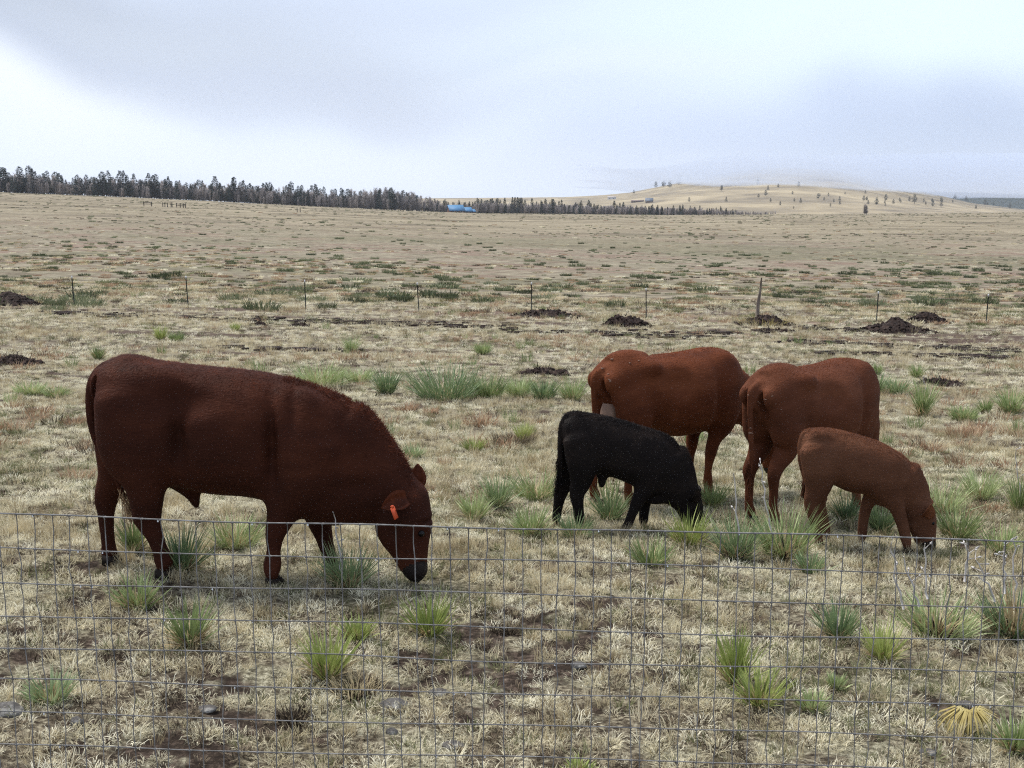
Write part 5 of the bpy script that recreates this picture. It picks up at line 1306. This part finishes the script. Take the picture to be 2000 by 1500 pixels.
def aspen(seed):
    g = np.random.default_rng(seed); H = 11.0; mb = MB(); tb = MB()
    for k in range(3):
        bx, by = g.normal(0, .8, 2); tx, ty = bx + g.normal(0, .6), by + g.normal(0, .6); hh = H * (.8 + .2 * g.random())
        tb.tube([(bx, by, -1), ((bx + tx) / 2 + g.normal(0, .1), (by + ty) / 2, hh * .5), (tx, ty, hh)], [.14, .10, .03], 5)
        for q in range(115):
            t = .10 + .87 * g.random(); b = np.array([bx + (tx - bx) * t, by + (ty - by) * t, hh * t]); az = g.random() * 6.283; l = (1.0 - .5 * t) * 2.6 * (.4 + .7 * g.random())
            d = np.array([math.cos(az), math.sin(az), .9 + .6 * g.random()]); d /= np.linalg.norm(d); e = b + d * l; sd_ = np.array([-math.sin(az), math.cos(az), 0]) * .11
            m_ = (b + e) / 2; mb.add([b - sd_, b + sd_, e], T=[[0, 1, 2]])
            for w in range(3):
                e2 = m_ + (d + g.normal(0, .55, 3)) * l * .6; mb.add([m_ - sd_ * .7, m_ + sd_ * .7, e2], T=[[0, 1, 2]])
    return tb.mesh('trunk', M['pale_bark']), mb.mesh('crown', M['twig'])
CON = [conifer(600 + k, k % 3) for k in range(7)]; ASP = [aspen(650 + k) for k in range(5)]
def place_tree(kindname, pair, p, hgt, wid, label, group, rz):
    r_ = empty(kindname, tuple(p), rz); tag(r_, label, 'tree', group)
    H0 = 15.0 if pair in CON else 11.0; s = hgt / H0; r_.scale = (s * wid, s * wid, s)
    obj('trunk', pair[0], r_); obj('crown', pair[1], r_)
g = np.random.default_rng(77)
TU = [-60, 0, 60, 110, 150, 200, 300, 400, 500, 600, 700, 760, 820, 870, 900, 950, 1000, 1100, 1200, 1300, 1400, 1460]
TTOP = [330, 330, 328, 333, 345, 335, 341, 347, 352, 361, 372, 367, 383, 392, 393, 386, 388, 392, 395, 399, 404, 410]
def edge_d(u): return np.interp(u, [-60, 600, 900, 1460], [700, 800, 860, 880])
def tree_base(u, d):
    x = (u - 1000) / F * d * .9876; return np.array([x, d, float(terrain(x, d))])
nc = na = 0
for i in range(295):
    q_ = (i + g.random()) / 295; u = -60 + 920 * q_ / .56 if q_ < .56 else 860 + 580 * ((q_ - .56) / .44) ** 1.15; d = float(edge_d(u)) + g.uniform(-12, 30)
    if 862 < u < 932: d = g.uniform(870, 895)
    p = tree_base(u, d); top = np.interp(u, TU, TTOP); base_v = np.interp(u - 1000, _EU, _EV); full = (base_v - top) * d / F
    hgt = full * (g.uniform(.55, 1.08) if u < 700 else g.uniform(.5, 1.1)); k = int(g.random() * 7)
    if u > 850 and k % 3 != 1: k = [1, 4][k % 2]
    zone = 'left' if u < 420 else ('mid' if u < 860 else 'right')
    lab, grp = {'left': ('dark broad pine in the tall wood on the left skyline', 'pines of the tall left wood'), 'mid': ('dark pine in the wood left of the blue roofed house', 'pines left of the blue roofed house'), 'right': ('small pointed spruce in the low tree line right of the blue roofed house', 'spruces right of the blue roofed house')}[zone]
    ht = 'tall' if hgt > .9 * full else ('short' if hgt < .7 * full else 'mid height')
    if zone == 'left': lab = '%s dark pine in the left wood, %s' % (ht, 'at the left edge' if u < 90 else ('left of the corral' if u < 270 else ('straight above the corral rails' if u < 370 else 'just right of the corral')))
    elif zone == 'mid': lab = '%s dark pine in the wood, %s' % (ht, 'above the shoulder of the bull' if u < 560 else ('where the wood grows lower' if u < 700 else 'near the house roofs left of the blue roof'))
    else: lab = '%s pointed spruce in the low tree line, %s' % (ht, 'just beside the blue roofed house' if u < 1000 else ('below the low rise' if u < 1150 else ('below the barn on the hill' if u < 1290 else 'at the thinning right end')))
    place_tree('pine_tree' if zone != 'right' else 'spruce_tree', CON[k], p, hgt, g.uniform(.75, 1.2), lab, grp, g.random() * 6.28); nc += 1
for i in range(290):
    u = -60 + 1580 * ((i + g.random()) / 290); d = float(edge_d(u)) + g.uniform(-4, 40)
    if 866 < u < 928: d += 30
    p = tree_base(u, d); top = np.interp(u, TU, TTOP); base_v = np.interp(u - 1000, _EU, _EV); full = (base_v - top) * d / F
    hgt = full * (g.uniform(.5, .85) if u < 680 or u > 860 else g.uniform(.75, 1.1))
    lab, grp = ('bare grey brown aspen among the pines of the left wood', 'bare aspens of the left wood') if u < 860 else ('bare grey aspen in the low tree line by the blue roofed house', 'bare aspens right of centre')
    ht = 'tall' if hgt > (.72 if u < 680 or u > 860 else .97) * full else 'low'
    if u < 860: lab = '%s bare grey aspen of the wood, %s' % (ht, 'at the left edge' if u < 90 else ('left of the corral' if u < 270 else ('above the corral rails' if u < 370 else ('right of the corral' if u < 480 else ('above the shoulder of the bull' if u < 620 else 'near the house roofs left of the blue roof')))))
    else: lab = '%s bare grey aspen of the tree line, %s' % (ht, 'behind the blue roofed house' if u < 945 else ('right of the blue roofed house' if u < 1060 else ('below the low rise' if u < 1180 else ('below the barn on the hill' if u < 1300 else 'at the thinning right end'))))
    place_tree('aspen_tree', ASP[int(g.random() * 5)], p, hgt, g.uniform(1.0, 1.6), lab, grp, g.random() * 6.28); na += 1
# thicket filling the foot of the wood
TH_ = [ASP[k][1] for k in range(5)]
n = 1500; uu = g.uniform(-60, 1500, n); dd = np.array([float(edge_d(q)) for q in uu]) + g.uniform(-8, 45, n); dd = np.where((uu > 862) & (uu < 934), np.maximum(dd, 862), dd)
xx = (uu - 1000) / F * dd * .9876; hh_ = np.interp(uu, TU, [.62] * 10 + [.8] * 3 + [.8] * 9) * (np.interp(uu - 1000, _EU, _EV) - np.interp(uu, TU, TTOP)) * dd / F / 11 * g.uniform(.55, 1.0, len(uu))
scatter('thicket', TH_, np.stack([xx, dd, terrain(xx, dd) - .5], -1), np.maximum(hh_, .12), np.stack([0 * xx, 0 * xx, g.random(len(xx)) * 6.28], -1), (g.random(len(xx)) * 5).astype(int), 'bare grey brush filling the foot of the far wood', 'thicket')
# trees on the hill
for (u, v, h) in [(1281, 366, 9), (1296, 365, 11), (1308, 366, 12), (1326, 360, 16), (1345, 355, 10), (1238, 379, 6), (1409, 373, 8), (1346, 395, 7), (1410, 370, 6), (1640, 401, 6), (1730, 392, 10), (1757, 394, 6), (1776, 393, 7), (1786, 398, 13), (1808, 400, 5), (1822, 403, 9), (1838, 405, 9), (1712, 400, 11), (1601, 385, 5), (1500, 372, 7), (1906, 408, 6), (1972, 406, 7), (1550, 408, 4), (1690, 378, 5), (1480, 360, 8), (1520, 366, 6), (1560, 364, 7)] + [(1400 + 560 * g.random() ** .7, 380 + 28 * g.random(), 4 + 5 * g.random()) for _ in range(34)]:
    p = hill_pt(u, v); s = F / p[1]
    place_tree('pine_tree', CON[int(g.random() * 7)], p, h / s * 1.25, 1.5, '%s pine on the bare slope of the far hill, %s' % ('larger' if h > 8 else ('small' if h > 5.5 else 'tiny'), 'on its left shoulder' if u < 1360 else ('left of its middle' if u < 1520 else ('right of its middle' if u < 1700 else ('on its right slope' if u < 1800 else 'at its right end')))), 'pines scattered on the far hill', g.random() * 6.28)
n = 6500; yy = g.uniform(240, 870, n); xx = g.uniform(-.56, .56, n) * yy; dn = fbm(xx * .012, yy * .02, 461, 4, .65); keep = g.random(n) < sstep(dn, .45, .60) + .04; xx, yy = xx[keep], yy[keep]; k = len(xx)
scatter('far_brush', [SH[0], SH[1], PS[0]], np.stack([xx, yy, terrain(xx, yy)], -1), .5 + 1.3 * g.random(k) ** 2, np.stack([0 * xx, 0 * xx, g.random(k) * 6.28], -1), (g.random(k) * 3).astype(int), 'tiny dark brush specks on the farthest part of the plain', 'brush')
p = tree_base(1694, 640); place_tree('bare_tree', ASP[0], p, 22 * 640 / F, 1.7, 'leafless tree standing alone at the foot of the far hill', None, 1.0)

# ------------------------------------------------------------------ houses
blue_m = mat('roof_blue_metal', (.06, .17, .31), .6); bwall = mat('wall_timber', (.16, .085, .06), .8); wwall = mat('wall_white', (.55, .55, .55), .8); gl = mat('window_glass', (.03, .04, .05), .2, spec=.5)
greyroof = mat('roof_grey', (.10, .12, .15), .6); greenw = mat('wall_green', (.08, .13, .12), .8); palew = mat('wall_pale', (.42, .37, .35), .8); brownroof = mat('roof_brown', (.13, .09, .08), .7)
def gable(mb_w, mb_r, x0, x1, y0, y1, z0, z1, zr, over=.5, axis='x'):
    # walls as pentagon prism along x, roof slabs
    ym = (y0 + y1) / 2
    V = [(x0, y0, z0), (x0, y1, z0), (x0, y1, z1), (x0, ym, zr), (x0, y0, z1)]; V2 = [(x1, *v[1:]) for v in V]
    mb_w.add(V + V2, Q=[[0, 5, 9, 4], [1, 2, 7, 6], [0, 4, 2, 1], [5, 6, 7, 9]], T=[[4, 3, 2], [9, 7, 8]])
    for ya, s_ in ((y0, -1), (y1, 1)):
        sl = (zr - z1) / abs(ym - ya); ye = ya + s_ * over; ze = z1 - sl * over
        a = [(x0 - over, ye, ze), (x1 + over, ye, ze), (x1 + over, ym, zr + .05), (x0 - over, ym, zr + .05)]
        b = [(p[0], p[1], p[2] + .3) for p in a]
        mb_r.add(a + b, Q=[[0, 1, 2, 3], [7, 6, 5, 4], [0, 4, 5, 1], [1, 5, 6, 2], [2, 6, 7, 3], [3, 7, 4, 0]])
def house(name, p, rz, label, wm_, rm, vols, wins, s=1):
    root = empty(name, tuple(p), rz); root.scale = (s, s, s); tag(root, label, 'house')
    w, r = MB(), MB()
    for v in vols: gable(w, r, *v)
    w.build('wall', wm_, root); r.build('roof', rm, root)
    for (x, y, z, dx, dz) in wins:
        f = MB(); f.box((x, y - .06, z), (dx + .3, .08, dz + .3)); fo = f.build('window', wwall, root); q = MB(); q.box((x, y - .12, z), (dx, .06, dz)); q.build('pane', gl, fo)
    return root
p = tree_base(898, 800); p[2] -= .6
house('house', p, R(20), 'timber house with a bright blue metal roof at the wood edge', bwall, blue_m,
      [(-8.5, 2, -4, 4, 0, 2.2, 5.6), (2, 8, -3.5, 3.5, 0, 1.6, 4.0), (8, 10.5, -3, 3, 0, 1.2, 2.6)], [(-6, -4, 1.2, 1.6, 1.2), (-3, -4, 1.2, 1.6, 1.2), (0, -4, 1.2, 1.2, 1.2), (4, -3.5, .9, 1.4, .9), (6.5, -3.5, .9, 1.4, .9)], 1.0)
for u, v, lab, wm_, rm, s, k in [(1195, 389, 'small pale flat roofed house on the low rise of the hill', wwall, palew, 1.0, 0), (1268, 397, 'grey barn with gabled roof on the lower hill slope', brownroof, greyroof, .85, 1), (1245, 395, 'long low brown shed left of the grey barn', brownroof, brownroof, 1.0, 2)]:
    p = hill_pt(u, v)
    house('house', p, R(-8), lab, wm_, rm, [[(-9, 9, -4, 4, -2, 4, 5)], [(-7, 7, -6, 6, -2, 3, 8)], [(-10, 10, -3, 3, -2, 1.8, 3)]][k], [(-5, -6.2 if k == 1 else (-4.2 if k == 0 else -3.2), 1.0, 2, 1.3), (4, -6.2 if k == 1 else (-4.2 if k == 0 else -3.2), 1.0, 2, 1.3)], s)
for u, top, lab, wm_, rm in [(735, 379, 'pale house peeking over the wood top', palew, palew), (808, 378, 'dark green house showing above the wood', greenw, greyroof)]:
    d = 960; p = tree_base(u, d); zt = -float(kslope(top)) * d + CAMZ; p[2] = zt - 8
    house('house', p, R(5), lab, wm_, rm, [(-4, 4, -4, 4, 1.5, 6, 7.6)], [(-2, -4, 4.5, 1.2, 1.2), (2, -4, 4.5, 1.2, 1.2)], .85)
# ------------------------------------------------------------------ corral rails far left
def corral():
    wd = mat('old_rail_wood', (.05, .04, .035), .85)
    groups = [('wooden rail gate frame far left on the plain', [(281, 411), (296, 411)], True), ('middle cluster of bare corral posts far left', [(318, 413), (322, 413), (327, 413), (334, 413), (336, 413)], False), ('right hand rail panel of the old corral', [(345, 414), (352, 414), (358, 414), (362, 414)], True), ('pair of lone posts right of the old corral', [(580, 412), (586, 412)], False)]
    for lab, ps, rail in groups:
        d = 430; P = [np.array([(u - 1000) / F * d * .9876, d + 0., 0]) for u, v in ps]
        for q in P: q[2] = float(terrain(q[0], q[1]))
        b = P[0]; root = empty('corral_fence', tuple(b)); tag(root, lab, 'fence', 'remains of the old corral')
        for q in P:
            m_ = MB(); m_.tube([q - b + [0, 0, -.3], q - b + [0, 0, 1.7]], [.16, .14], 6); m_.build('post', wd, root)
        if rail:
            for z in (.8, 1.4):
                m_ = MB(); m_.tube([P[0] - b + [-.3, -.15, z], P[-1] - b + [.3, -.15, z]], [.09, .09], 5); m_.build('rail', wd, root)
corral()
print('trees', nc, na, 'objects', len(bpy.data.objects))
